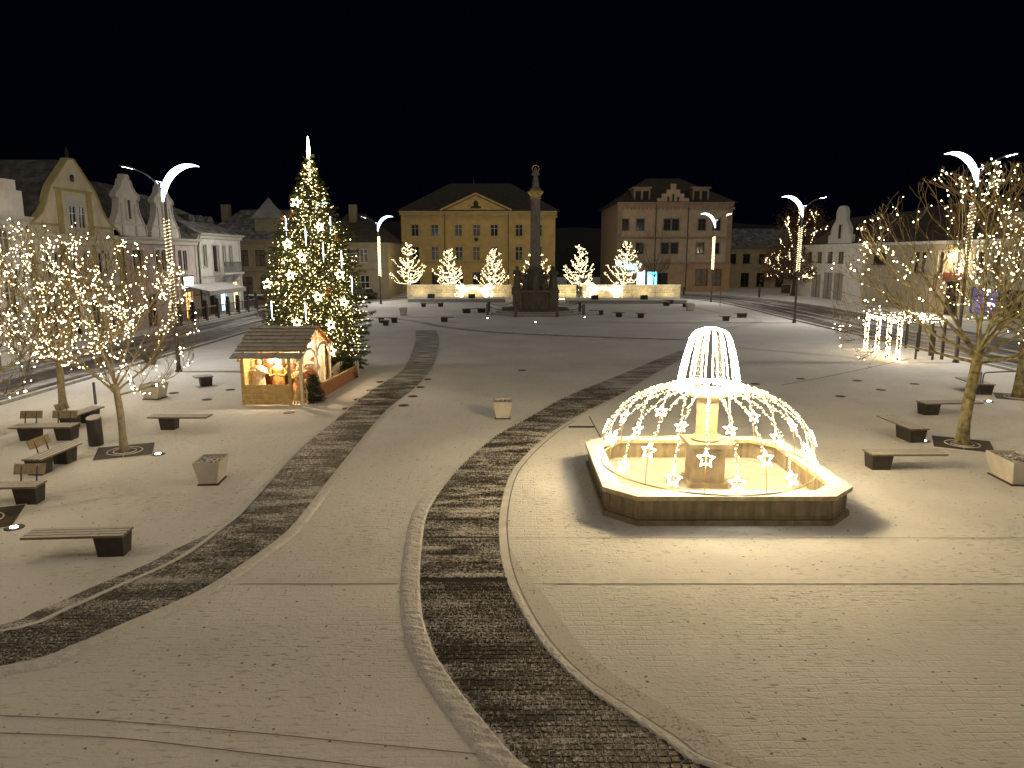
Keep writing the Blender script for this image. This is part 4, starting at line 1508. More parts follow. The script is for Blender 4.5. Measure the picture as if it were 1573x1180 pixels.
# ------------------------------------------------------------------ planters, bin, bollards, hoop rail
def planter(label, c, rot, w, d_, h=.6, taper=.1):
    r = thing('planter', label, 'planter', c, rot, 'concrete planters')
    x, y = w / 2, d_ / 2
    t = .05
    mb = MB()
    o_b = [(-x + taper, -y + taper), (x - taper, -y + taper), (x - taper, y - taper), (-x + taper, y - taper)]
    o_t = [(-x, -y), (x, -y), (x, y), (-x, y)]
    i_t = [(-x + t, -y + t), (x - t, -y + t), (x - t, y - t), (-x + t, y - t)]
    n = len(mb.v)
    mb.v += [(*p, .03) for p in o_b] + [(*p, h) for p in o_t] + [(*p, h) for p in i_t] + [(*p, h - .08) for p in i_t]
    for L_ in range(3):
        for k in range(4):
            k2 = (k + 1) % 4
            mb.f.append((n + L_ * 4 + k, n + L_ * 4 + k2, n + L_ * 4 + 4 + k2, n + L_ * 4 + 4 + k)); mb.m.append(0)
    mb.f.append((n + 3, n + 2, n + 1, n)); mb.m.append(0)
    tr = mb.build('trough', M['concrete'], r)
    bv = tr.modifiers.new('edge', 'BEVEL'); bv.width = .02; bv.segments = 2
    m2 = MB(); k = 10
    for i in range(k + 1):
        for j in range(k + 1):
            xx_, yy_ = (-x + t) + (w - 2 * t) * i / k, (-y + t) + (d_ - 2 * t) * j / k
            m2.v.append((xx_, yy_, h - .06 + .05 * noise.noise(Vector((xx_ * 5, yy_ * 5, c[0])))))
    for i in range(k):
        for j in range(k):
            a = i * (k + 1) + j
            m2.f.append((a, a + k + 1, a + k + 2, a + 1)); m2.m.append(0)
    m2.build('soil', M['soil'], r)
    MB().box(-x + taper - .03, x - taper + .03, -y + taper - .03, y - taper + .03, 0, .03).build('foot', M['iron'], r)
    return r


def planter_px(label, fl, frt, depth, h=.6):
    a, b = P(*fl, h), P(*frt, h)
    d_ = b - a; n_ = Vector((-d_.y, d_.x, 0)).normalized()
    c = (a + b) / 2 + n_ * depth / 2
    planter(label, (c.x, c.y, 0), math.atan2(d_.y, d_.x), d_.length, depth, h)


planter_px('pale tapered planter standing alone on the snow before the hut', (294, 712), (336, 711), .85)
planter_px('pale planter under the bare left tree near the road', (212, 591.5), (242, 592), .8)
planter_px('square pale planter alone between the two dark paths', (757, 618), (787, 618), .7, .62)
planter_px('pale planter cut off by the right picture edge', (1557, 711), (1608, 712), 1.2, .62)
planter_px('grey far planter right of the small fir path benches', (613, 473.5), (624, 473.5), .9, .7)
planter_px('grey far planter near the right lamp and low platform', (1056, 467), (1068, 467), .9, .7)

b_ = P(148, 684)
r = thing('waste_bin', 'dark round waste bin with slanted lid among the left benches', 'bin', b_, 0)
MB().lathe([(.19, 0), (.205, .03), (.205, .78), (.19, .8)], 20).build('body', M['steel'], r, True)
mb = MB()
for k in range(20):
    a = k * math.pi / 10
    mb.v.append((.205 * math.cos(a), .205 * math.sin(a), .86 + .05 * math.sin(a)))
for k in range(20):
    a = k * math.pi / 10
    mb.v.append((.205 * math.cos(a), .205 * math.sin(a), .80))
mb.f = [tuple(range(20))] + [(k, 20 + k, 20 + (k + 1) % 20, (k + 1) % 20) for k in range(20)]; mb.m = [0] * 21
mb.build('lid', M['slat'], r)


def bollard(label, c, h=.9, rad=.05, mat='lamp_steel', group='bollards'):
    o = MB().lathe([(rad, 0), (rad, h - .03), (rad * .7, h)], 10).build('bollard', M[mat], smooth=True)
    o.location = c
    return tag(o, label, 'bollard', group)


bollard('slim steel bollard behind the bench with backrest', P(147, 621), .85)
bollard('dark bollard at the road by the long wall end', P(1050, 453), 1.1, .12, 'steel')
# hoop rail at the right
r = thing('hoop_rail', 'steel hoop rail next to the turned bench at right', 'rail', P(1507, 606), 0)
MB().tube(spline([(0, 0, 0), (0, 0, .6), (.02, 0, .82), (.15, .03, .9), (.6, .1, .91), (1.9, .3, .91), (2.15, .33, .86), (2.2, .34, .6), (2.2, .34, 0)], 4), .028, 8).build('hoop', M['lamp_steel'], r, True)
MB().tube([(-.12, -.05, 0), (-.12, -.05, .93)], .028, 8).build('upright', M['lamp_steel'], r, True)

# in-ground spots and tree grates
spot_m = MB().lathe([(.19, 0), (.19, .012), (.15, .02), (.02, .02)], 20).mesh('spot_rim', M['iron'])
lens_m = MB().lathe([(.075, .021), (.07, .026), (.01, .03)], 14).mesh('spot_lens', M['uplight'])
for lab, px in (('lit ground spot beside the left tree grate', (243, 698)), ('lit ground spot at the left edge above the lower bench', (22, 811)),
                ('lit ground spot between bench and right tree grate', (1419, 678)), ('lit ground spot near the far right tree', (1519, 617))):
    r = thing('ground_spot', lab, 'ground light', P(*px), 0, 'lit spots let into the paving')
    link('rim', spot_m, r); link('lens', lens_m, r)
for lab, px in (('small lit spot left of the column steps', (749, 489.5)), ('small lit spot in front of the column steps', (822.5, 495.5)), ('small lit spot right of the column steps', (898.5, 487.5))):
    r = thing('ground_spot', lab, 'ground light', P(*px), 0, 'lit spots let into the paving')
    link('rim', spot_m, r); link('lens', lens_m, r)


def grate(label, c, s, rot):
    r = thing('tree_grate', label, 'tree grate', (c.x, c.y, 0), rot, 'iron grates round the trees')
    g_ = s / 2
    for i, (sx, sy) in enumerate(((-1, -1), (0, -1), (0, 0), (-1, 0))):
        x0, y0 = sx * g_, sy * g_
        MB().box(x0 + .01, x0 + g_ - .01, y0 + .01, y0 + g_ - .01, .004, .02).build('plate', M['grate'], r)
    for rr in (.30, .46):
        ring = [(rr * math.cos(a * math.pi / 16), rr * math.sin(a * math.pi / 16), .026) for a in range(33)]
        MB().tube(ring, .016, 4).build('ring', M['strip'], r)
    for a, b in (((-g_, -g_), (g_, -g_)), ((g_, -g_), (g_, g_)), ((g_, g_), (-g_, g_)), ((-g_, g_), (-g_, -g_))):
        MB().tube([(*a, .012), (*b, .012)], .014, 4).build('rim', M['strip'], r)


T1, T0, TE = P(192, 694), P(98, 628), P(-34, 800)
TR1, TR2 = P(1478, 683), P(1563, 611)
grate('dark diamond grate round the left tree trunk', T1, 1.5, math.radians(24))
grate('dark diamond grate at the left picture edge', TE, 1.5, math.radians(24))
grate('dark diamond grate round the thick right trunk', TR1, 1.55, math.radians(-28))
grate('dark grate round the far right trunk', TR2, 1.55, math.radians(-28))


# ------------------------------------------------------------------ bare trees with strings of bulbs
def grow(rng, mb_l, mb_t, p, d_, L_, rad, depth, tips, droop, spread, maxd, ell=None):
    """one limb and its twigs; tips collects points along the thin wood"""
    n = 5 if depth < 2 else 4
    pts, rs = [p.copy()], [rad]
    cur, dirv = p.copy(), d_.normalized()
    for i in range(n):
        dirv = (dirv + Vector((rng.gauss(0, .13), rng.gauss(0, .13), rng.gauss(0, .10) + (-droop if depth < 1 else .10)))).normalized()
        nxt = cur + dirv * L_ / n
        if ell:      # keep inside the crown's own outline
            q = Vector(((nxt.x) / ell[0], (nxt.y) / ell[0], (nxt.z - ell[1]) / ell[2]))
            if q.length > 1.0:
                if i > 0:
                    break
                nxt = cur + dirv * L_ / n * .4
        cur = nxt
        pts.append(cur.copy()); rs.append(max(.004, rad * (1 - .75 * (i + 1) / n)))
    n = len(pts) - 1
    if depth <= 1:
        mb_l.tube(pts, rs, 6 if depth == 0 else 5, cap=False)
    else:
        mb_t.tube(pts, [max(.005, q) for q in rs], 3, cap=False)
    if depth >= 1:
        tips.append(pts)
    if depth >= maxd:
        return
    kids = {0: rng.randint(6, 8), 1: rng.randint(5, 6), 2: rng.randint(3, 4), 3: 3}[depth]
    for k in range(kids):
        f = rng.uniform(.25, 1.0) if k else 1.0
        i = min(n - 1, int(f * n)); base = pts[i].lerp(pts[i + 1], f * n - i if f < 1 else 1.0)
        dd = (pts[i + 1] - pts[i]).normalized()
        side = Vector((rng.gauss(0, 1), rng.gauss(0, 1), rng.gauss(.15, .8))).normalized()
        nd = (dd + side * rng.uniform(.5, .95) * spread).normalized()
        grow(rng, mb_l, mb_t, base, nd, L_ * rng.uniform(.42, .66), max(.005, rad * .45 * (1.15 - .4 * f)), depth + 1, tips, droop, spread, maxd, ell)


def bare_tree(label, base, fork, top, crown_r, trunk_r, seed, limbs=8, bark='bark', droop=.0, spread=1.0, maxd=3, lean=(0, 0), low=.25, name='bare_tree', group='bare trees hung with bulbs'):
    rng = random.Random(seed)
    r = thing(name, label, 'tree', base, 0, group)
    tr = MB()
    tp = []
    for i in range(9):
        f = i / 8
        tp.append(Vector((lean[0] * f + .03 * math.sin(f * 5 + seed), lean[1] * f + .03 * math.cos(f * 4), fork * f)))
    tr.tube(tp, [trunk_r * (1.35 - .35 * min(1, i / 1.5) - .02 * i) for i in range(9)], 12)
    tr.build('trunk', M[bark], r, True)
    mb_l, mb_t, tips = MB(), MB(), []
    zl = fork - .35 * (top - fork) * (low < .2) - .15
    ell = (crown_r, (top + zl) / 2, (top - zl) / 2 * 1.06)
    for k in range(limbs):
        f = k / (limbs - 1)
        az = k * 2.399 + rng.uniform(-.3, .3)
        el = low + (1.45 - low) * f ** 1.3 + rng.uniform(-.08, .08)
        Lh = min(crown_r / max(.2, math.cos(el)), (top - fork) / max(.2, math.sin(el))) * rng.uniform(.72, .86)
        b = tp[-1] + Vector((0, 0, -.35 * (1 - f) + rng.uniform(-.05, .05)))
        grow(rng, mb_l, mb_t, b, Vector((math.cos(az) * math.cos(el), math.sin(az) * math.cos(el), math.sin(el))), Lh, trunk_r * rng.uniform(.26, .4), 0, tips, droop, spread, maxd, ell)
    cr = mb_l.build('crown', M[bark], r, True)
    stuff(mb_t.build('twigs', M['twig'], cr))
    return r, tips, rng


def hang_lights(label, r, tips, rng, n, rad, mats, ico=True, clump=3, where=None, spacing=.13, rr=(.4, 1.45), off=.07):
    pts, rad_ = [], []
    pool = [t for t in tips if where is None or where(t[-1])]
    wires = MB()
    guard = 0
    while len(pts) < n and guard < n * 4:
        guard += 1
        t = rng.choice(pool)
        L_ = sum((t[i + 1] - t[i]).length for i in range(len(t) - 1))
        k = max(2, int(L_ / spacing))
        k = min(k, clump * 3)
        for j in range(k):
            f = (j + rng.random()) / k * (len(t) - 1)
            i = min(len(t) - 2, int(f))
            q = t[i].lerp(t[i + 1], f - i) + Vector((rng.gauss(0, off), rng.gauss(0, off), rng.gauss(-.02, off)))
            pts.append(q); rad_.append(rad * rng.uniform(*rr))
        wires.tube([q + Vector((.02, .01, -.02)) for q in t], .006, 3, cap=False)
    e = thing('string_lights', label, 'string lights', r.location.copy(), 0, 'strings of bulbs on the trees')
    stuff(wires.build('wire', M['wire'], e))
    bulbs('bulbs', pts, rad_, mats, e, ico)
    return e


WARM = [M['warm0'], M['warm'], M['warm'], M['warm2']]
r, tips, rng = bare_tree('young bare tree with pale slim trunk beside the waste bin', T1, 2.0, 5.9, 2.5, .105, 11, 10, 'bark_pale', -.02, 1.0, 3, (-.1, .05), .35)
hang_lights('warm bulbs strewn through the tree beside the waste bin', r, tips, rng, 560, .0145, WARM, where=lambda p: p.z > 2.1)
r, tips, rng = bare_tree('bare tree full of bulbs behind the left benches', T0, 2.1, 6.9, 3.2, .13, 23, 11, 'bark_pale', -.01, 1.0, 3, (0, 0), .2)
hang_lights('dense warm bulbs on the tree behind the left benches', r, tips, rng, 900, .017, WARM)
r, tips, rng = bare_tree('bare tree reaching in from the left picture edge', TE, 2.7, 5.9, 2.3, .13, 31, 10, 'bark_pale', -.03, 1.0, 3, (0, 0), .5)
hang_lights('warm bulbs on branches reaching in from the left edge', r, tips, rng, 520, .014, WARM, where=lambda p: p.z > 2.6)
r, tips, rng = bare_tree('large bare tree with mottled thick trunk on the right', TR1, 2.85, 8.0, 4.0, .165, 47, 14, 'bark', -.02, 1.0, 3, (.12, 0), .16)
hang_lights('sparse warm bulbs in the large right tree', r, tips, rng, 560, .0165, WARM, clump=4, spacing=.16)
r, tips, rng = bare_tree('bare tree at the right edge behind the large one', TR2, 2.8, 7.6, 3.6, .17, 53, 11, 'bark', -.02, 1.0, 3, (.1, 0), .15)
hang_lights('warm bulbs on the tree at the right picture edge', r, tips, rng, 500, .019, WARM)
TB = Vector((39.2, 100.5, 0))
r, tips, rng = bare_tree('round brown-leaved tree behind the right lamp', TB, 2.6, 12.4, 4.1, .25, 61, 12, 'bark_far', 0, 1.0, 2, (0, 0), .15, group=None)
leaf = MB()
for t in tips:
    for q in t[1:]:
        for _ in range(7):
            c = q + Vector((R.gauss(0, .5), R.gauss(0, .5), R.gauss(0, .45)))
            a, b = Vector((R.gauss(0, 1), R.gauss(0, 1), R.gauss(0, 1))).normalized() * .2, Vector((R.gauss(0, 1), R.gauss(0, 1), R.gauss(0, 1))).normalized() * .2
            leaf.tri(c, c + a, c + b)
stuff(leaf.build('leaves', M['beech'], r))
hang_lights('loose warm bulb chains on the brown-leaved tree', r, tips, rng, 420, .07, [M['far_bulb']], False, spacing=.2, clump=5, off=.05)
for lab, px, top, cr, sd in (('dark bare tree in front of the stepped gable', (1004, 449), 10.5, 3.0, 71), ('small bare tree before the low yellowish house', (1141, 438), 6.5, 2.6, 73),
                             ('dim bare tree in the gap left of the stepped gable', (872, 441), 9.0, 3.2, 77)):
    bare_tree(lab, P(*px), 2.6, top, cr, .14, sd, 9, 'bark_far', 0, 1.0, 2, (0, 0), .5, group=None)


# candelabra trees wound with lights in front of the palace
def wound_tree(label, lab2, base, h, wr, seed, zmin=0):
    rng = random.Random(seed)
    r = thing('wound_tree', label, 'tree', base, 0, 'young trees wound with light in front of the palace')
    MB().tube([(0, 0, 0), (.03, 0, h * .4), (0, .02, h * .75), (0, 0, h)], [.13, .10, .06, .02], 8).build('trunk', M['bark_pale'], r, True)
    br_, pts = MB(), []
    tiers = 6
    for k in range(tiers):
        z = h * (.28 + .60 * k / (tiers - 1))
        n = 7 - k // 2
        for j in range(n):
            az = 2 * math.pi * (j + .5 * (k % 2)) / n + rng.uniform(-.2, .2)
            L_ = wr * (1.0 - .78 * (k / (tiers - 1)) ** 1.1) * rng.uniform(.6, 1.15)
            z = h * (.28 + .60 * (k + rng.uniform(-.4, .4)) / (tiers - 1))
            sg = rng.uniform(.05, .16)
            wv = rng.uniform(0, 6)
            p = [Vector((0, 0, z))]
            for i in range(1, 9):
                f = i / 8
                p.append(Vector((math.cos(az) * L_ * f, math.sin(az) * L_ * f, z + L_ * (-sg * math.sin(f * math.pi) + .40 * f ** 2.6 + .035 * math.sin(f * 11 + wv)) + rng.gauss(0, .02))))
            br_.tube(p, [.035 * (1 - .8 * i / 8) for i in range(9)], 4, cap=False)
            m = int(L_ / .10)
            for q in range(m):
                f = (q + rng.random()) / m * 8
                i = min(7, int(f))
                pts.append(p[i].lerp(p[i + 1], f - i) + Vector((rng.gauss(0, .035), rng.gauss(0, .035), rng.gauss(0, .035))))
            for _ in range(4):      # a little tuft at the tip
                pts.append(p[-1] + Vector((rng.gauss(0, .1), rng.gauss(0, .1), rng.gauss(.03, .1))))
    for q in range(30):
        pts.append(Vector((rng.gauss(0, .06), rng.gauss(0, .06), h * (.12 + .86 * q / 30))))
    br_.build('crown', M['bark_pale'], r, True)
    e = thing('string_lights', lab2, 'string lights', base, 0, 'strings of bulbs on the palace trees')
    bulbs('bulbs', pts, [rng.uniform(.03, .055) for _ in pts], [M['far_bulb']], e, False)


where = ['leftmost', 'second from the left', 'third from the left', 'behind the column', 'right of the column', 'before the blue shop']
for i, (u, top, wpx) in enumerate(((630.5, 371, 29), (691.5, 379, 27), (757.5, 378, 25), (822, 378, 30), (888.5, 376, 28), (959, 368, 32))):
    Y = 96.5
    b_ = Vector(((u - 786.5) / FOCAL * (Y + .4), Y, 0))
    wound_tree(f'young tree wound with warm light, {where[i]}', f'warm light strings wound on the young tree {where[i]}', b_, Z(top, Y), wpx * Y / FOCAL, 90 + i)

# ------------------------------------------------------------------ long wall, platforms, light arches
wall_m = stone('pale_wall_stone', (.55, .49, .36), .2)


def long_wall(label, xa, xb, y, h, n, side=None):
    r = thing('low_wall', label, 'wall', (xa, y, 0), 0, 'low stone walls at the end of the square')
    L_ = xb - xa
    w = L_ / n
    for k in range(n):
        MB().box(k * w + .008, (k + 1) * w - .008, 0, .5, 0, h).build('wall_slab', wall_m, r)
    MB().box(-.04, L_ + .04, -.05, .55, h + .002, h + .10).build('coping', M['strip'], r)
    ins = MB()
    for (a, b) in ((.28, .48), (.72, .95)):
        for q in range(2):
            x = L_ * a
            while x < L_ * b:
                ll = R.uniform(.12, .3)
                ins.box(x, x + ll, -.006, .001, h * .62 - q * .26, h * .62 + .14 - q * .26); x += ll + .08
    stuff(ins.build('inscription', M['groove'], r))
    for k in range(max(2, n // 2)):
        x = L_ * (k + .5) / max(2, n // 2)
        s_ = MB().box(x - .5, x + .5, -1.25, -1.13, 0, .07).build('floor_light', M['steel'], r)
        MB().quad((x - .46, -1.22, .074), (x + .46, -1.22, .074), (x + .46, -1.16, .074), (x - .46, -1.16, .074)).build('lens', M['strip_light'], s_)


WY = 93.0
X_ = lambda u, Y: (u - 786.5) / FOCAL * (Y + .5)
long_wall('long pale lit wall left of the column', X_(627, WY), X_(786, WY), WY, 1.75, 8)
long_wall('short pale lit wall just right of the column', X_(852, WY), X_(884, WY), WY, 1.75, 2)
long_wall('long pale lit wall right of the second arch', X_(893, WY), X_(1042, WY), WY, 1.75, 8)
for lab, ua, ub, y, dd in (('low snowy platform before the left lit wall', 628, 776, 86.5, 3.2), ('low snowy platform before the right lit wall', 872, 1052, 84.0, 4.5)):
    r = thing('platform', lab, 'platform', (X_(ua, y), y, 0), 0, 'low platforms before the walls')
    L_ = X_(ub, y) - X_(ua, y)
    MB().box(0, L_, 0, dd, 0, .38).build('base', M['kerb'], r)
    MB().box(-.06, L_ + .06, -.06, dd + .06, .38, .45).build('top', M['strip'], r)
    for f in (.2, .62):
        MB().box(L_ * f, L_ * f + .8, .5, 1.2, .452, .95).build('box_seat', M['block'], r)


def light_arch(label, c, rad, seed):
    rng = random.Random(seed)
    r = thing('light_arch', label, 'light decoration', c, 0, 'glowing arches before the walls')
    fr = MB()
    pts = []
    for rr in (rad, rad + .5):
        fr.tube([(rr * math.cos(a * math.pi / 24), 0, rr * .92 * math.sin(a * math.pi / 24)) for a in range(25)], .03, 5)
    for k in range(560):
        a = rng.uniform(0, math.pi); rr = rad + rng.uniform(0, .5)
        pts.append((rr * math.cos(a), rng.uniform(-.3, .3), rr * .92 * math.sin(a)))
    for s_ in (-1, 1):      # feathered plumes leaning outward at both shoulders
        for k in range(9):
            a0 = math.radians(rng.uniform(28, 62)); r0 = rad + .45
            b = Vector((s_ * r0 * math.cos(a0), 0, r0 * .92 * math.sin(a0)))
            e = b + Vector((s_ * rng.uniform(.4, 1.15), rng.uniform(-.2, .2), rng.uniform(.3, .9)))
            fr.tube([b, e], .02, 4)
            for q in range(24):
                pts.append(b.lerp(e, rng.random()) + Vector((rng.gauss(0, .07), rng.gauss(0, .1), rng.gauss(0, .07))))
        for k in range(55):
            pts.append((s_ * (rad + rng.uniform(.1, 1.1)), rng.uniform(-.35, .35), rng.uniform(.02, 1.1)))
    fr.build('frame', M['frame_gold'], r)
    bulbs('bulbs', pts, [rng.uniform(.035, .06) for _ in pts], [M['arch_bulb']], r, False)


light_arch('glowing arch left of the column before the lit wall', (X_(728, 91), 91.2, 0), 1.4, 5)
light_arch('glowing arch right of the column before the lit wall', (X_(925.5, 91), 91.2, 0), 1.4, 6)

# ------------------------------------------------------------------ robed figures (statues and crib figures)
def robed(mb, c, h, seed, arms=True, hood=False, sx=1.0):
    """standing robed figure as one surface: rings from hem to crown, sleeves grown from the shoulders"""
    rng = random.Random(seed)
    ph = rng.uniform(0, 6)
    prof = [(.17, 0), (.165, .04), (.15, .2), (.135, .38), (.115, .54), (.105, .60), (.12, .68), (.135, .76), (.125, .80), (.075, .835), (.045, .85), (.045, .865), (.062, .89), (.07, .925), (.066, .96), (.045, .99), (.01, 1.0)]
    if hood:
        prof[9:14] = [(.10, .835), (.08, .85), (.075, .865), (.08, .89), (.085, .925)]
    mb.lathe([(r_ * h, c[2] + z_ * h) for r_, z_ in prof], 16, (c[0], c[1]), sx, .72,
             wob=lambda th, z: 1 + (.09 * math.sin(6 * th + ph) + .05 * math.sin(11 * th + ph * 2)) * max(0, 1 - (z - c[2]) / (.8 * h)))
    if arms:
        up_ = rng.uniform(.0, .12)
        for s_ in (-1, 1):
            p = [Vector((c[0] + s_ * .12 * h * sx, c[1], c[2] + .775 * h)), Vector((c[0] + s_ * .165 * h * sx, c[1] - .02 * h, c[2] + .66 * h)),
                 Vector((c[0] + s_ * .12 * h * sx, c[1] - .11 * h, c[2] + (.60 + up_) * h)), Vector((c[0] + s_ * .035 * h, c[1] - .145 * h, c[2] + (.64 + up_) * h))]
            mb.tube(p, [.042 * h, .04 * h, .045 * h, .022 * h], 8)
    return mb


# ------------------------------------------------------------------ Marian column
CX, CY = 2.24, 70.2
r = thing('plague_column', 'tall stone column with gilded capital, statues and haloed figure', 'monument', (CX, CY, 0), 0)
for k in range(3):
    s_ = 4.6 - k * .55
    MB().prism([(s_ * math.cos(a * math.pi / 4 + math.pi / 8), s_ * math.sin(a * math.pi / 4 + math.pi / 8)) for a in range(8)], 'z', k * .17, k * .17 + .168).build('step', M['kerb'] if k < 2 else M['monument'], r)
MB().box(-2.1, 2.1, -2.1, 2.1, .51, .9).box(-1.95, 1.95, -1.95, 1.95, .9, 2.1).box(-2.25, 2.25, -2.25, 2.25, 2.1, 2.35).build('plinth', M['monument'], r)
for sx in (-1, 1):
    for sy in (-1, 1):
        MB().box(sx * 1.75 - .42, sx * 1.75 + .42, sy * 1.75 - .42, sy * 1.75 + .42, .9, 2.45).build('corner_pier', M['monument'], r)
MB().lathe([(1.2, 2.35), (1.15, 2.6), (.95, 2.8), (.8, 3.9), (.9, 4.1), (.6, 4.4), (.5, 4.7)], 12).build('centre_block', M['monument'], r, True)
for k, (sx, sy) in enumerate(((-1.75, -1.75), (1.75, -1.75), (1.75, 1.75), (-1.75, 1.75), (0, -1.5), (-.95, -1.2), (.95, -1.2))):
    robed(MB(), (sx, sy, 2.45 if k < 4 else 2.36), (2.1, 2.1, 2.1, 2.1, 2.2, 1.8, 1.8)[k], 20 + k).build('statue', M['monument'], r, True)
hal = [(.42 * math.cos(a * math.pi / 10), -1.45, 4.45 + .42 * math.sin(a * math.pi / 10)) for a in range(21)]
MB().tube(hal, .03, 5).build('halo', M['monument_pale'], r)
zc = Z(306, CY)
MB().lathe([(.62, 4.4), (.66, 4.55), (.52, 4.7), (.5, 5.0), (.44, zc)], 20).build('shaft', M['monument_pale'], r, True)
MB().lathe([(.45, zc), (.5, zc + .05), (.42, zc + .12), (.5, zc + .35), (.68, zc + .6), (.72, zc + .64), (.72, zc + .74)], 16, wob=lambda th, z: 1 + .09 * math.cos(8 * th)).build('capital', M['gilt'], r)
zt = zc + .74
MB().box(-.5, .5, -.5, .5, zt, zt + .2).build('abacus', M['monument_pale'], r)
robed(MB(), (0, 0, zt + .2), 1.95, 3, True, True).build('figure', M['monument_pale'], r, True)
zh = zt + .2 + 1.85
MB().tube([(.33 * math.cos(a * math.pi / 10), .05, zh + .33 * math.sin(a * math.pi / 10)) for a in range(21)], .035, 5).build('halo', M['gilt'], r)
for k in range(8):
    a = k * math.pi / 4 + math.pi / 8
    q = Vector((CX + 4.95 * math.cos(a), CY + 4.95 * math.sin(a), 0))
    lab = ['right side, back', 'back right', 'back left', 'left side, back', 'left side, front', 'front left', 'front right', 'right side, front'][k]
    bollard(f'short stone chain post round the column, {lab}', q, 1.0, .14, 'monument', 'chain posts round the column')
    a2 = a + math.pi / 4
    q2 = Vector((CX + 4.95 * math.cos(a2), CY + 4.95 * math.sin(a2), 0))
    pp = [q.lerp(q2, f / 8) + Vector((0, 0, .85 - .3 * math.sin(math.pi * f / 8))) for f in range(9)]
    ch = MB().tube(pp, .03, 5).build('chain', M['iron'])
    tag(ch, f'sagging chain between column posts, starting {lab}', 'chain', 'chains round the column')


# ------------------------------------------------------------------ lamps with crescent
def crescent_lamp(label, x, y, h, side, wrap0, wrap1, size=.78, led='led'):
    r = thing('street_lamp', label, 'street lamp', (x, y, 0), 0, 'tall lamps with a shining crescent')
    zt = h - 1.95 * size
    MB().tube([(0, 0, 0), (0, 0, .5), (0, 0, zt)], [.11, .10, .065], 10).build('pole', M['lamp_steel'] if side else M['steel'], r, True)
    MB().lathe([(.17, 0), (.17, .05), (.12, .14), (.12, .3)], 10).build('foot', M['steel'], r)
    # crescent: outer and inner arcs meeting in the tip
    out, inn = [], []
    n = 22
    for i in range(n + 1):
        t = i / n
        a = math.radians(190 - 122 * t)
        cx, cz = 1.55, zt + .10
        ro, ri = 1.78, 1.78 - .36 * math.sin(math.pi * min(1, (t * .90 + .10))) ** .9
        if t > .97:
            ri = ro - .02
        out.append((cx + ro * math.cos(a) * .95, cz + ro * math.sin(a) * 1.05))
        inn.append((cx + ri * math.cos(a) * .95, cz + ri * math.sin(a) * 1.05 - (0)))
    pts = [(p[0] * size * side, (p[1] - zt) * size + zt) for p in out + inn[::-1]]
    if side > 0:
        pts = pts[::-1]
    cr = MB()
    k = n + 1
    b0 = len(cr.v)
    full = out + inn
    for yy in (-.07, .07):
        cr.v += [(p[0] * size * side, yy, (p[1] - zt) * size + zt) for p in full]
    m = 2 * k
    for i in range(n):
        for q, flip in ((0, False), (m, True)):
            f = (q + i, q + i + 1, q + k + i + 1, q + k + i)
            cr.f.append(f[::-1] if flip else f); cr.m.append(0)
        cr.f.append((i, m + i, m + i + 1, i + 1)); cr.m.append(0)
        cr.f.append((k + i, k + i + 1, m + k + i + 1, m + k + i)); cr.m.append(0)
    cr.f += [(0, k, m + k, m), (n, m + n, m + k + n, k + n)]; cr.m += [0, 0]
    cr.build('crescent', M['crescent'], r)
    MB().tube([(0, 0, zt - .6), (.04 * side, 0, zt), (.06 * side, 0, zt + .35)], .04, 6).build('clamp', M['lamp_steel'], r)
    # arm and street light on the road side
    ap = spline([(0, 0, zt + .1 * size), (-.35 * side * size, 0, zt + .8 * size), (-.95 * side * size, 0, zt + 1.35 * size), (-1.6 * side * size, 0, zt + 1.65 * size), (-1.9 * side * size, 0, zt + 1.75 * size)], 4)
    MB().tube(ap, .035, 6).build('arm', M['lamp_steel'], r, True)
    hd = MB().hexa([(-1.75 * side * size - .0, -.12, zt + 1.68 * size), (-2.5 * side * size, -.1, zt + 1.86 * size), (-2.5 * side * size, .1, zt + 1.86 * size), (-1.75 * side * size, .12, zt + 1.68 * size),
                    (-1.75 * side * size, -.12, zt + 1.76 * size), (-2.5 * side * size, -.1, zt + 1.90 * size), (-2.5 * side * size, .1, zt + 1.90 * size), (-1.75 * side * size, .12, zt + 1.76 * size)]).build('light_head', M['lamp_steel'], r)
    MB().quad((-1.8 * side * size, -.09, zt + 1.675 * size), (-2.45 * side * size, -.09, zt + 1.83 * size), (-2.45 * side * size, .09, zt + 1.83 * size), (-1.8 * side * size, .09, zt + 1.675 * size)).build('lens', M[led], hd)
    # small wire star frame where the arms part
    MB().tube([(-.1 * side * size, 0, zt + .9 * size), (-.42 * side * size, 0, zt + 1.0 * size), (-.2 * side * size, 0, zt + .55 * size), (-.1 * side * size, 0, zt + .9 * size)], .02, 4).build('wire_star', M['icicle'], r)
    # spiral of bulbs
    pts, rad = [], []
    turns = (wrap1 - wrap0) / .16
    n = int((wrap1 - wrap0) * 70)
    for i in range(n):
        f = i / n
        z = wrap0 + (wrap1 - wrap0) * f
        a = f * turns * 2 * math.pi
        rr = .13
        pts.append((rr * math.cos(a), rr * math.sin(a), z)); rad.append(max(.013, y * .00034) * R.uniform(.8, 1.2))
    e = thing('string_lights', label.replace('tall lamp', 'spiral of bulbs on the lamp').replace('lamp with crescent', 'lamp'), 'string lights', (x, y, 0), 0, 'bulb spirals on the lamp posts')
    bulbs('bulbs', pts, rad, [M['far_bulb']], e, y < 45, 1.0)
    return r


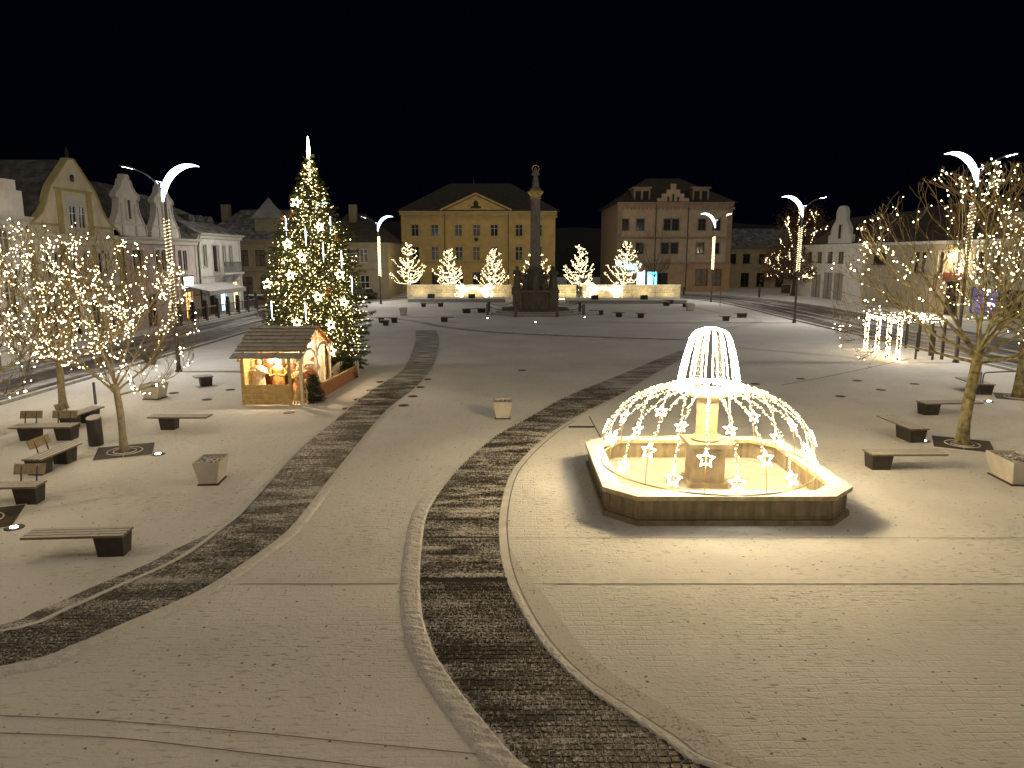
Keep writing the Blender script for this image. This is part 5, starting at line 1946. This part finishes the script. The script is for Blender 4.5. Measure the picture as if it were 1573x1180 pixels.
LA = P(275, 571); LB = P(585, 467); RA = P(1468, 557); RB_ = P(1220, 496); RC_ = P(1092, 464)
crescent_lamp('tall lamp behind the left bulb trees', LA.x, LA.y, 9.75, 1, 2.4, 7.3)
crescent_lamp('tall lamp half hidden by the fir', (488 - 786.5) / FOCAL * 66, 65.5, 10.2, 1, 4.0, 7.6)
crescent_lamp('tall lamp left of the ochre palace', LB.x, LB.y, 10.0, 1, 3.2, 7.7)
crescent_lamp('tall lamp rising behind the large right tree', RA.x, RA.y, 10.7, -1, 4.6, 8.1)
crescent_lamp('tall lamp before the brown-leaved tree', RB_.x, RB_.y, 10.35, -1, 4.3, 7.9)
crescent_lamp('tall lamp before the stepped gable building', RC_.x, RC_.y, 10.5, -1, 3.9, 7.8)
crescent_lamp('tall lamp added out of view by the right road to light the foreground', 23.2, 13.5, 10.4, -1, 4.3, 8.0, led='added_fill')  # lamp row carried on out of view, added as foreground fill
crescent_lamp('tall lamp added out of view by the left road to light the foreground', -16.4, 9.5, 10.0, 1, 3.4, 7.6, led='added_fill_dim')  # likewise an added unseen lamp, fills the foreground from the left

# ------------------------------------------------------------------ Christmas fir
FX, FY = -9.25, 33.9
FH = Z(236, FY)
fr_ = thing('christmas_tree', 'tall fir tree lit all over behind the wooden hut', 'tree', (FX, FY, 0), 0)
MB().tube([(0, 0, 0), (0, 0, FH * .5), (0, 0, FH)], [.2, .11, .015], 10).build('trunk', M['bark_far'], fr_, True)
rng = random.Random(99)


def fir_radius(f):        # f: 0 foot .. 1 top
    return float(np.interp(f, (0, .08, .22, .42, .58, .66, .71, .79, .9, 1), (1.3, 2.35, 2.5, 2.35, 2.1, 1.65, 1.2, .95, .46, .04)))


bough, needles = MB(), MB()
lights, lrad, tips_f = [], [], []


def spray(mbn, a, b, w, rng, dens=9):
    """needle-covered twig from a to b: narrow blades all round it"""
    d_ = b - a
    L_ = d_.length
    t = d_.normalized()
    for i in range(dens):
        p = a + d_ * ((i + rng.random()) / dens)
        s_ = Vector((rng.gauss(0, 1), rng.gauss(0, 1), rng.gauss(0, 1)))
        s_ = (s_ - t * s_.dot(t)).normalized()
        tip = p + (s_ * .75 + t * .65) * w
        wv = t.cross(s_) * w * .16
        mbn.tri(p - wv, p + wv, tip)


nb = 860
for k in range(nb):
    f = 1 - ((k + .5) / nb) ** .62
    f = min(.985, f * .97 + .02)
    az = k * 2.39996 + rng.uniform(-.3, .3)
    rr = fir_radius(f) * rng.uniform(.72, 1.10)
    z0 = f * FH
    ca, sa = math.cos(az), math.sin(az)
    drop = .16 * rr * (1 - f)
    a = Vector((0, 0, z0 + .12))
    e = Vector((ca * rr, sa * rr, z0 - drop + .22 * rr * f))
    m1 = a.lerp(e, .55) + Vector((0, 0, -.10 * rr * (1 - f)))
    bough.tube([a, m1, e], [.022, .014, .005], 4, cap=False)
    # side sprays
    ns = max(3, int(rr * 7))
    for j in range(ns):
        q = .22 + .78 * (j + rng.random() * .8) / ns
        p = a.lerp(m1, q / .55) if q < .55 else m1.lerp(e, (q - .55) / .45)
        for s_ in (-1, 1):
            ln = (.16 + .34 * (1 - q)) * (.5 + .5 * rr / 2.5) * rng.uniform(.7, 1.25)
            dirv = Vector((ca * .75 - s_ * sa * .8, sa * .75 + s_ * ca * .8, rng.gauss(-.12, .22))).normalized()
            spray(needles, p, p + dirv * ln, .10, rng, 9)
            if rng.random() < .3:
                tips_f.append(p + dirv * ln)
    spray(needles, m1, e + (e - m1) * .08, .09, rng, 14)
    tips_f.append(e)
bough.build('boughs', M['bark_far'], fr_)
stuff(needles.build('needles', M['needle'], fr_))
for k in range(5400):
    t = rng.choice(tips_f)
    q = rng.uniform(.72, 1.0) if rng.random() < .75 else rng.uniform(.3, .8)
    p = Vector((t.x * q, t.y * q, t.z + rng.gauss(0, .08)))
    if p.z < .9:
        continue
    lights.append(p); lrad.append(rng.uniform(.010, .021) if rng.random() < .88 else rng.uniform(.022, .032))
for k in range(60):
    lights.append(Vector((rng.gauss(0, .03), rng.gauss(0, .03), FH - 1.3 + 1.3 * k / 60))); lrad.append(.035)
e = thing('string_lights', 'hundreds of warm bulbs strung over the Christmas fir', 'string lights', (FX, FY, 0), 0)
bulbs('bulbs', lights, lrad, [M['fir_bulb'], M['fir_bulb'], M['fir_bulb2']], e, True)
# spire
sp = MB().tube([(0, 0, 0), (0, 0, .25), (0, 0, .9)], [.05, .085, .02], 8).build('tree_spire', M['fir_star'], smooth=True)
sp.location = (FX, FY, FH - .15)
tag(sp, 'bright slender spire light at the tip of the fir', 'tree topper')


def surface_point(u, v):
    """point on the fir's cone seen at a picture point, on the near side"""
    Y = FY - .5
    for _ in range(12):
        z = Z(v, Y)
        c = Y * _c - (z - CAM_H) * _s
        x = (u - 786.5) / FOCAL * c
        rr = fir_radius(max(.02, min(.97, z / FH))) * .97
        dx = max(-rr * .98, min(rr * .98, x - FX))
        Y = FY - math.sqrt(max(.0, rr * rr - dx * dx))
    return Vector((x, Y - .12, z))


stars = sorted([(456, 311), (492, 349), (443, 375), (465, 395), (412, 436), (489.5, 456), (529, 464), (457, 495), (447, 423), (523, 422), (509, 499), (510, 539)], key=lambda s_: s_[1])


def star_mesh(r1, r2, rad):
    st = [(q * math.cos(math.pi / 2 + i * math.pi / 5), 0, q * math.sin(math.pi / 2 + i * math.pi / 5)) for i in range(10) for q in ((r1 if i % 2 == 0 else r2),)]
    return MB().tube(st + [st[0], st[1]], rad, 5).mesh('star_ornament', M['fir_star'])


sm = star_mesh(.22, .10, .028)
for i, (u, v) in enumerate(stars):
    o = link('star_ornament', sm); o.location = surface_point(u, v); o.rotation_euler = (rng.uniform(-.2, .2), rng.uniform(-.3, .3), rng.uniform(-.5, .5))
    tag(o, f'glowing warm star on the fir, {ORD[i]} from the top', 'star ornament', 'stars on the fir')
ics = sorted([(440, 335), (508, 333), (470, 350), (497, 375), (470, 465), (525, 385), (541, 425), (418, 462)], key=lambda s_: s_[1])
im = MB().tube([(0, 0, 0), (0, 0, -.35), (0, 0, -.8)], [.02, .03, .006], 6).mesh('icicle_light', M['icicle'])
for i, (u, v) in enumerate(ics):
    o = link('icicle_light', im); o.location = surface_point(u, v)
    tag(o, f'pale blue hanging tube light on the fir, {ORD[i]} from the top', 'tube light', 'icicle tubes on the fir')
bm_ = [(MB().ball((0, 0, -.14), .14, 12, 8), 'orange'), ]
bauble = bm_[0][0].tube([(0, 0, 0), (0, 0, .05)], .03, 6).mesh('bauble', plain('bronze_bauble', (.5, .22, .08), .2, .1, metal=.7), True)
for i, (u, v) in enumerate(sorted([(504, 443), (449, 325), (519, 362), (435, 330)], key=lambda s_: s_[1])):
    o = link('bauble', bauble); o.location = surface_point(u, v)
    tag(o, f'shiny bronze bauble on the fir, {ORD[i]} from the top', 'bauble', 'baubles on the fir')


# small dark firs beside the hut
def fir_bush(label, c, h, rad, seed):
    rng = random.Random(seed)
    r = thing('fir_bush', label, 'bush', c, 0, 'small firs beside the hut')
    MB().tube([(0, 0, 0), (0, 0, h)], [.03, .008], 6).build('stem', M['bark_far'], r)
    nd = MB()
    for k in range(130):
        f = rng.random() ** 1.3
        az = k * 2.4
        rr = rad * (1 - f) ** .8 * rng.uniform(.6, 1.1) * (.65 + min(1, f * 4) * .35)
        a = Vector((0, 0, h * f * .96 + .05)); e = Vector((math.cos(az) * rr, math.sin(az) * rr, h * f * .96 + rng.uniform(-.04, .12)))
        spray(nd, a, e, .075, rng, 12)
        for j in range(4):
            p = a.lerp(e, .4 + .15 * j)
            spray(nd, p, p + Vector((math.cos(az + (j % 2 * 2 - 1)) * .16, math.sin(az + (j % 2 * 2 - 1)) * .16, rng.gauss(0, .05))), .07, rng, 7)
    stuff(nd.build('needles', M['needle_dark'], r))


fir_bush('small dark fir by the picket gate of the hut', P(482, 618), 1.05, .62, 1)
fir_bush('small dark fir at the far corner of the hut fence', P(536, 583), 1.0, .62, 2)
fir_bush('low dark fir tucked under the big fir beside the fence', P(524, 560), 1.3, .8, 3)

# ------------------------------------------------------------------ nativity hut
hx0, hx1, hy0, hy1 = -10.12, -8.38, 26.6, 30.9
hut = thing('nativity_hut', 'open wooden nativity hut with snowy board roof and lit inside', 'hut', (0, 0, 0), 0)
for (x, y) in ((hx0, hy0), (hx1, hy0), (hx0, hy1), (-7.95, hy1), (-7.95, 28.75), (hx0, 28.75)):
    ztop = 2.62 if abs(y - 28.75) < .01 else 1.82
    MB().box(x - .05, x + .05, y - .05, y + .05, 0, ztop).build('post', M['whitewood'] if x > -8.2 else M['larch'], hut)
for k in range(4):      # front breast of boards
    z = .03 + k * .195
    MB().box(hx0 - .06, hx1 + .06, hy0 - .085, hy0 - .052, z, z + (.178 if k else .185)).build('plank', M['larch'], hut)
for k in range(9):      # closed left side and back
    z = .03 + k * .195
    MB().box(hx0 - .085, hx0 - .052, hy0 - .05, hy1 + .05, z, z + .185).build('plank', M['larch'], hut)
    MB().box(hx0 - .05, -7.9, hy1 + .052, hy1 + .085, z, z + .185).build('plank', M['larch'], hut)
rx0, rx1 = -10.48, -7.82
ye, yr, ze, zr = 26.35, 28.75, 1.76, 2.78
nb_ = 9
for side in (0, 1):
    for k in range(nb_):
        f0, f1 = k / nb_, (k + 1) / nb_ + .02
        if side == 0 and k == 0:
            f1 = 1.6 / nb_
        if side == 0 and k == 1:
            f0 = 1.75 / nb_
        ya, yb = (ye + (yr - ye) * f0, ye + (yr - ye) * min(1, f1)) if side == 0 else (31.15 + (yr - 31.15) * f0, 31.15 + (yr - 31.15) * min(1, f1))
        za, zb = ze + (zr - ze) * f0 + .02 * (k % 2) * 0, ze + (zr - ze) * min(1, f1)
        lift = .05
        ins = R.uniform(-.03, .03)
        q = [(rx0 + ins, ya, za + lift), (rx1 + ins, ya, za + lift), (rx1 + ins, yb, zb), (rx0 + ins, yb, zb)]
        if side:
            q = [q[1], q[0], q[3], q[2]]
        MB().hexa(q + [(a, b, c + .03) for a, b, c in q]).build('roof_board', [M['roofboard'], M['redboard']][0 if side == 0 else 1], hut)
for x in (rx0 + .25, rx1 - .22):
    MB().hexa([(x, ye, ze - .06), (x + .08, ye, ze - .06), (x + .08, yr, zr - .06), (x, yr, zr - .06), (x, ye, ze), (x + .08, ye, ze), (x + .08, yr, zr), (x, yr, zr)]).build('rafter', M['larch'], hut)
    MB().hexa([(x, yr, zr - .06), (x + .08, yr, zr - .06), (x + .08, 31.15, ze - .06), (x, 31.15, ze - .06), (x, yr, zr), (x + .08, yr, zr), (x + .08, 31.15, ze), (x, 31.15, ze)]).build('rafter', M['redboard'], hut)
# arch boards of the open side
for ya, yb in ((26.7, 28.7), (28.8, 30.85)):
    ps = [(-7.95, ya + (yb - ya) * .5 + (yb - ya) * .46 * math.cos(math.pi * i / 10), 1.55 + .45 * math.sin(math.pi * i / 10)) for i in range(11)]
    MB().tube(ps, .05, 4).build('arch_board', M['whitewood'], hut)
MB().box(-7.99, -7.91, 26.55, 26.65, 0, 1.8).build('post', M['whitewood'], hut)
# back screen of pale cloth behind the figures
scn = MB()
for k in range(25):
    x = hx0 + .1 + (1.95) * k / 24
    y = 30.6 + .06 * math.sin(k * 1.7)
    scn.v += [(x, y, .2), (x, y, 2.0)]
for k in range(24):
    scn.f.append((2 * k, 2 * k + 2, 2 * k + 3, 2 * k + 1)); scn.m.append(0)
scn.build('back_cloth', M['whitewood'], hut, True)
lamp = MB().ball((0, 0, 0), .055, 8, 6).build('lamp_bulb', M['hut_lamp'], hut, True); lamp.location = (-9.1, 27.3, 1.66)
lamp = MB().ball((0, 0, 0), .055, 8, 6).build('lamp_bulb', M['hut_lamp'], hut, True); lamp.location = (-8.6, 29.6, 1.9)
figs = [(-9.85, 27.5, 1.62, (.72, .66, .55), 'cream-robed crib figure at the left hut post'), (-9.5, 27.9, 1.66, (.36, .12, .06), 'dark red crib figure second from the left'),
        (-9.12, 27.6, 1.6, (.62, .36, .12), 'ochre-robed crib figure in the middle of the hut'), (-8.75, 28.0, 1.62, (.3, .14, .07), 'brown crib figure right of the ochre one'),
        (-8.3, 27.5, 1.35, (.7, .42, .2), 'orange and cream crib figure behind the picket gate'), (-8.15, 28.6, 1.2, (.66, .3, .15), 'smaller rust crib figure in the open side'),
        (-8.35, 29.6, 1.45, (.7, .64, .5), 'pale crib figure deep in the open side')]
for i, (x, y, h, col, lab) in enumerate(figs):
    t = NT('crib_robe')
    z_ = t.n('SeparateXYZ'); t.l(t.pos(), z_.inputs[0])
    m = t.math('GREATER_THAN', z_.outputs[2], h * .86)
    c1 = t.mix(t.ramp(t.noise(9, 3), .4, .6), tuple(c * .6 for c in col), col)
    mat_ = t.done(t.mix(m, c1, (.55, .38, .26)), .7)
    o = robed(MB(), (0, 0, 0), h, 40 + i, True, i % 2 == 1, 1.25).build('crib_figure', mat_, smooth=True)
    o.location = (x, y, .02)
    tag(o, lab, 'figurine', 'crib figures in the hut')


# fences of the hut
def pickets(root, a, b, n, h, mat, w=.07, rails=True):
    a, b = Vector(a), Vector(b)
    d_ = b - a; ang = math.atan2(d_.y, d_.x); L_ = d_.length
    for k in range(n):
        x = L_ * (k + .5) / n
        o = MB().prism([(x - w / 2, .03), (x + w / 2, .03), (x + w / 2, h - .06), (x, h), (x - w / 2, h - .06)][::-1], 'y', -.012, .012).build('picket', mat, root)
        o.location = a; o.rotation_euler.z = ang
    if rails:
        for z in (.18, h * .68):
            o = MB().box(0, L_, .013, .04, z, z + .06).build('rail', mat, root); o.location = a; o.rotation_euler.z = ang


f_ = thing('picket_fence', 'short timber picket gate right of the hut panel', 'fence', (0, 0, 0), 0, 'fences of the hut')
pickets(f_, (-8.3, 26.58, 0), (-7.75, 26.75, 0), 5, .62, M['larch'])
f_ = thing('picket_fence', 'white picket fence behind the open side of the hut', 'fence', (0, 0, 0), 0, 'fences of the hut')
pickets(f_, (-7.9, 32.6, 0), (-7.1, 32.9, 0), 8, .8, M['whitewood'])
pickets(f_, (-7.85, 30.9, 0), (-7.9, 32.55, 0), 8, .8, M['whitewood'])
f_ = thing('board_fence', 'low reddish board fence along the hut yard', 'fence', (0, 0, 0), 0, 'fences of the hut')
fa, fb = Vector((-7.55, 27.6, 0)), Vector((-7.15, 32.7, 0))
d_ = fb - fa; ang = math.atan2(d_.y, d_.x)
nbd = 26
for k in range(nbd):
    x = d_.length * k / nbd
    o = MB().box(x + .006, x + d_.length / nbd - .006, -.012, .012, .02, .56 + R.uniform(-.015, .015)).build('board', M['redboard'], f_)
    o.location = fa; o.rotation_euler.z = ang
o = MB().box(-.02, d_.length + .02, -.03, .03, .575, .62).build('top_rail', M['larch'], f_); o.location = fa; o.rotation_euler.z = ang

# ------------------------------------------------------------------ lit pergola on the right
pg = thing('lit_pergola', 'pergola of posts wrapped in dense bulbs at right', 'light decoration', (0, 0, 0), 0)
posts = [P(1329, 538), P(1346, 543), P(1362, 550), P(1378, 556)]
back = [p + Vector((2.9, .9, 0)) for p in posts]
zt = 2.15
pts = []
for p in posts + back:
    MB().box(p.x - .06, p.x + .06, p.y - .06, p.y + .06, 0, zt).build('post', M['win_brown'], pg)
for p in posts:
    for k in range(150):
        a = R.uniform(0, 6.28)
        pts.append((p.x + .10 * math.cos(a), p.y + .10 * math.sin(a), R.uniform(.05, zt)))
for p, q in zip(posts, back):
    MB().tube([p + Vector((0, 0, zt)), q + Vector((0, 0, zt))], .045, 4).build('beam', M['win_brown'], pg)
    for k in range(55):
        c = p.lerp(q, R.random()); pts.append((c.x, c.y, zt + R.gauss(-.02, .06)))
for grp in (posts, back):
    MB().tube([grp[0] + Vector((0, 0, zt + .06)), grp[-1] + Vector((0, 0, zt + .06))], .045, 4).build('plate', M['win_brown'], pg)
    for k in range(90):
        c = grp[0].lerp(grp[-1], R.random()); pts.append((c.x + R.gauss(0, .05), c.y, zt + R.gauss(0, .08)))
bulbs('bulbs', pts, [R.uniform(.016, .03) for _ in pts], [M['warm']], pg, False)
# posts of the paths behind it
for lab, px, h in (('thin dark post right of the pergola', (1406, 552), 1.5), ('thin dark stake behind the right benches', (1432, 553), 1.6)):
    bollard(lab, P(*px), h, .06, 'steel')


# ------------------------------------------------------------------ parked cars far off
def car(label, c, rot, col):
    r = thing('parked_car', label, 'car', c, rot, 'cars parked far off')
    body = [(-2.1, .35), (2.1, .35), (2.15, .62), (1.95, .82), (1.1, .92), (.55, 1.38), (-.95, 1.42), (-1.75, .98), (-2.12, .9)]
    b = MB().prism(body[::-1], 'y', -.82, .82).build('body', plain('car_paint', col, .3, .1, 2, .02), r)
    bv = b.modifiers.new('soft', 'BEVEL'); bv.width = .09; bv.segments = 3
    MB().prism([(1.0, .93), (.5, 1.32), (-.9, 1.35), (-1.5, .98)], 'y', -.835, .835).build('side_window', M['glass'], r)
    MB().hexa([(1.13, -.7, .93), (1.15, -.7, .95), (1.15, .7, .95), (1.13, .7, .93), (.56, -.62, 1.36), (.60, -.62, 1.38), (.60, .62, 1.38), (.56, .62, 1.36)]).build('windscreen', M['glass'], r)
    MB().box(-1.0, .5, -.7, .7, 1.40, 1.47).build('roof_snow', M['ridge'], r)
    for x in (-1.3, 1.3):
        for y in (-.83, .83):
            t = MB().tube([(x, y - .1, .33), (x, y + .1, .33)], .33, 14).build('wheel', M['steel'], r)
            MB().tube([(x, y - .115, .33), (x, y + .115, .33)], .19, 10).build('rim', M['lamp_steel'], t)
    for y in (-.6, .6):
        MB().box(2.08, 2.17, y - .17, y + .17, .62, .76).build('headlight', M['lamp_steel'], r)


car('dark parked car right of the fir', P(560, 460), math.radians(75), (.05, .055, .05))
car('grey snowy parked car half behind the fir', P(541, 463), math.radians(78), (.22, .22, .2))
car('dark red parked car beyond the terrace fence', P(397, 474), math.radians(10), (.12, .035, .02))

# planted strip wall and small sign posts near the far right road
r = thing('low_wall', 'low dark garden wall before the low yellowish house', 'wall', (X_(1195, 108), 108, 0), math.radians(-20))
for k in range(6):
    MB().box(k * 1.6, k * 1.6 + 1.59, 0, .35, 0, 1.25).build('wall_slab', M['monument'], r)
    MB().box(k * 1.6 - .01, k * 1.6 + 1.58, -.05, .4, 1.252, 1.33).build('coping', M['strip'], r)
bollard('dark post before the road at the low house', P(1166, 457), 1.7, .14, 'steel')
bollard('thin sign stake at the right road bend', P(1106, 470), 2.2, .035, 'lamp_steel')

# shrubs along the left street, bare and dark
def shrub(label, c, h, rad, seed):
    rng = random.Random(seed)
    r = thing('bare_shrub', label, 'bush', c, 0, 'bare shrubs by the left street')
    mb = MB()
    for k in range(70):
        az, q = rng.uniform(0, 6.28), rng.random() ** .6
        e = Vector((math.cos(az) * rad * q, math.sin(az) * rad * q, h * rng.uniform(.5, 1)))
        b = Vector((math.cos(az) * .15, math.sin(az) * .15, 0))
        mb.tube([b, b.lerp(e, .5) + Vector((0, 0, .1)), e], [.015, .01, .004], 3, cap=False)
        for j in range(3):
            s_ = b.lerp(e, rng.uniform(.4, .9))
            mb.tube([s_, s_ + Vector((rng.gauss(0, .2), rng.gauss(0, .2), rng.uniform(.05, .3)))], [.006, .003], 3, cap=False)
    stuff(mb.build('twigs', M['twig'], r))


shrub('low bare shrub by the street left of the lamp', P(232, 560), .9, .8, 1)

# the house front the view is taken from, with two unseen lanterns added to fill the foreground
r = thing('town_house', 'plain plastered house front behind the viewpoint', 'house', (-9, -1.2, 0), math.pi)
r.location = (9, -1.2, 0)
hs = rows([2, 5, 8, 10.5, 13, 16], 1.2, 5.0, 7.0) + rows([2, 5, 8, 10.5, 13, 16], 1.2, .8, 3.0)
mb = MB(); wall_face(mb, 0, 18, 0, 9.5, hs); mb.build('wall', white1, r)
for h in hs:
    window(r, h, M['win_white'], M['glass'], surround=M['win_white'])
cornice(r, 0, 18, 9.6, white1, .4, .5)
for x, side in ((-5.5, 'left'), (6.5, 'right')):
    wl = thing('wall_lantern', f'added fill lantern on the unseen house front behind the viewpoint, {side} one', 'lantern', (x, -.75, 7.6), 0)
    MB().tube([(0, -.44, .1), (0, -.2, .3), (0, 0, .22)], .03, 5).build('arm', M['steel'], wl)
    MB().lathe([(.2, .15), (.17, .19), (.02, .27)], 10).build('hood', M['steel'], wl)
    MB().ball((0, 0, 0), .14, 10, 8).build('bulb', emit('added_fill_bulb', (1, .73, .42), 95.0), wl, True)  # added glow behind the camera, brightens the near snow
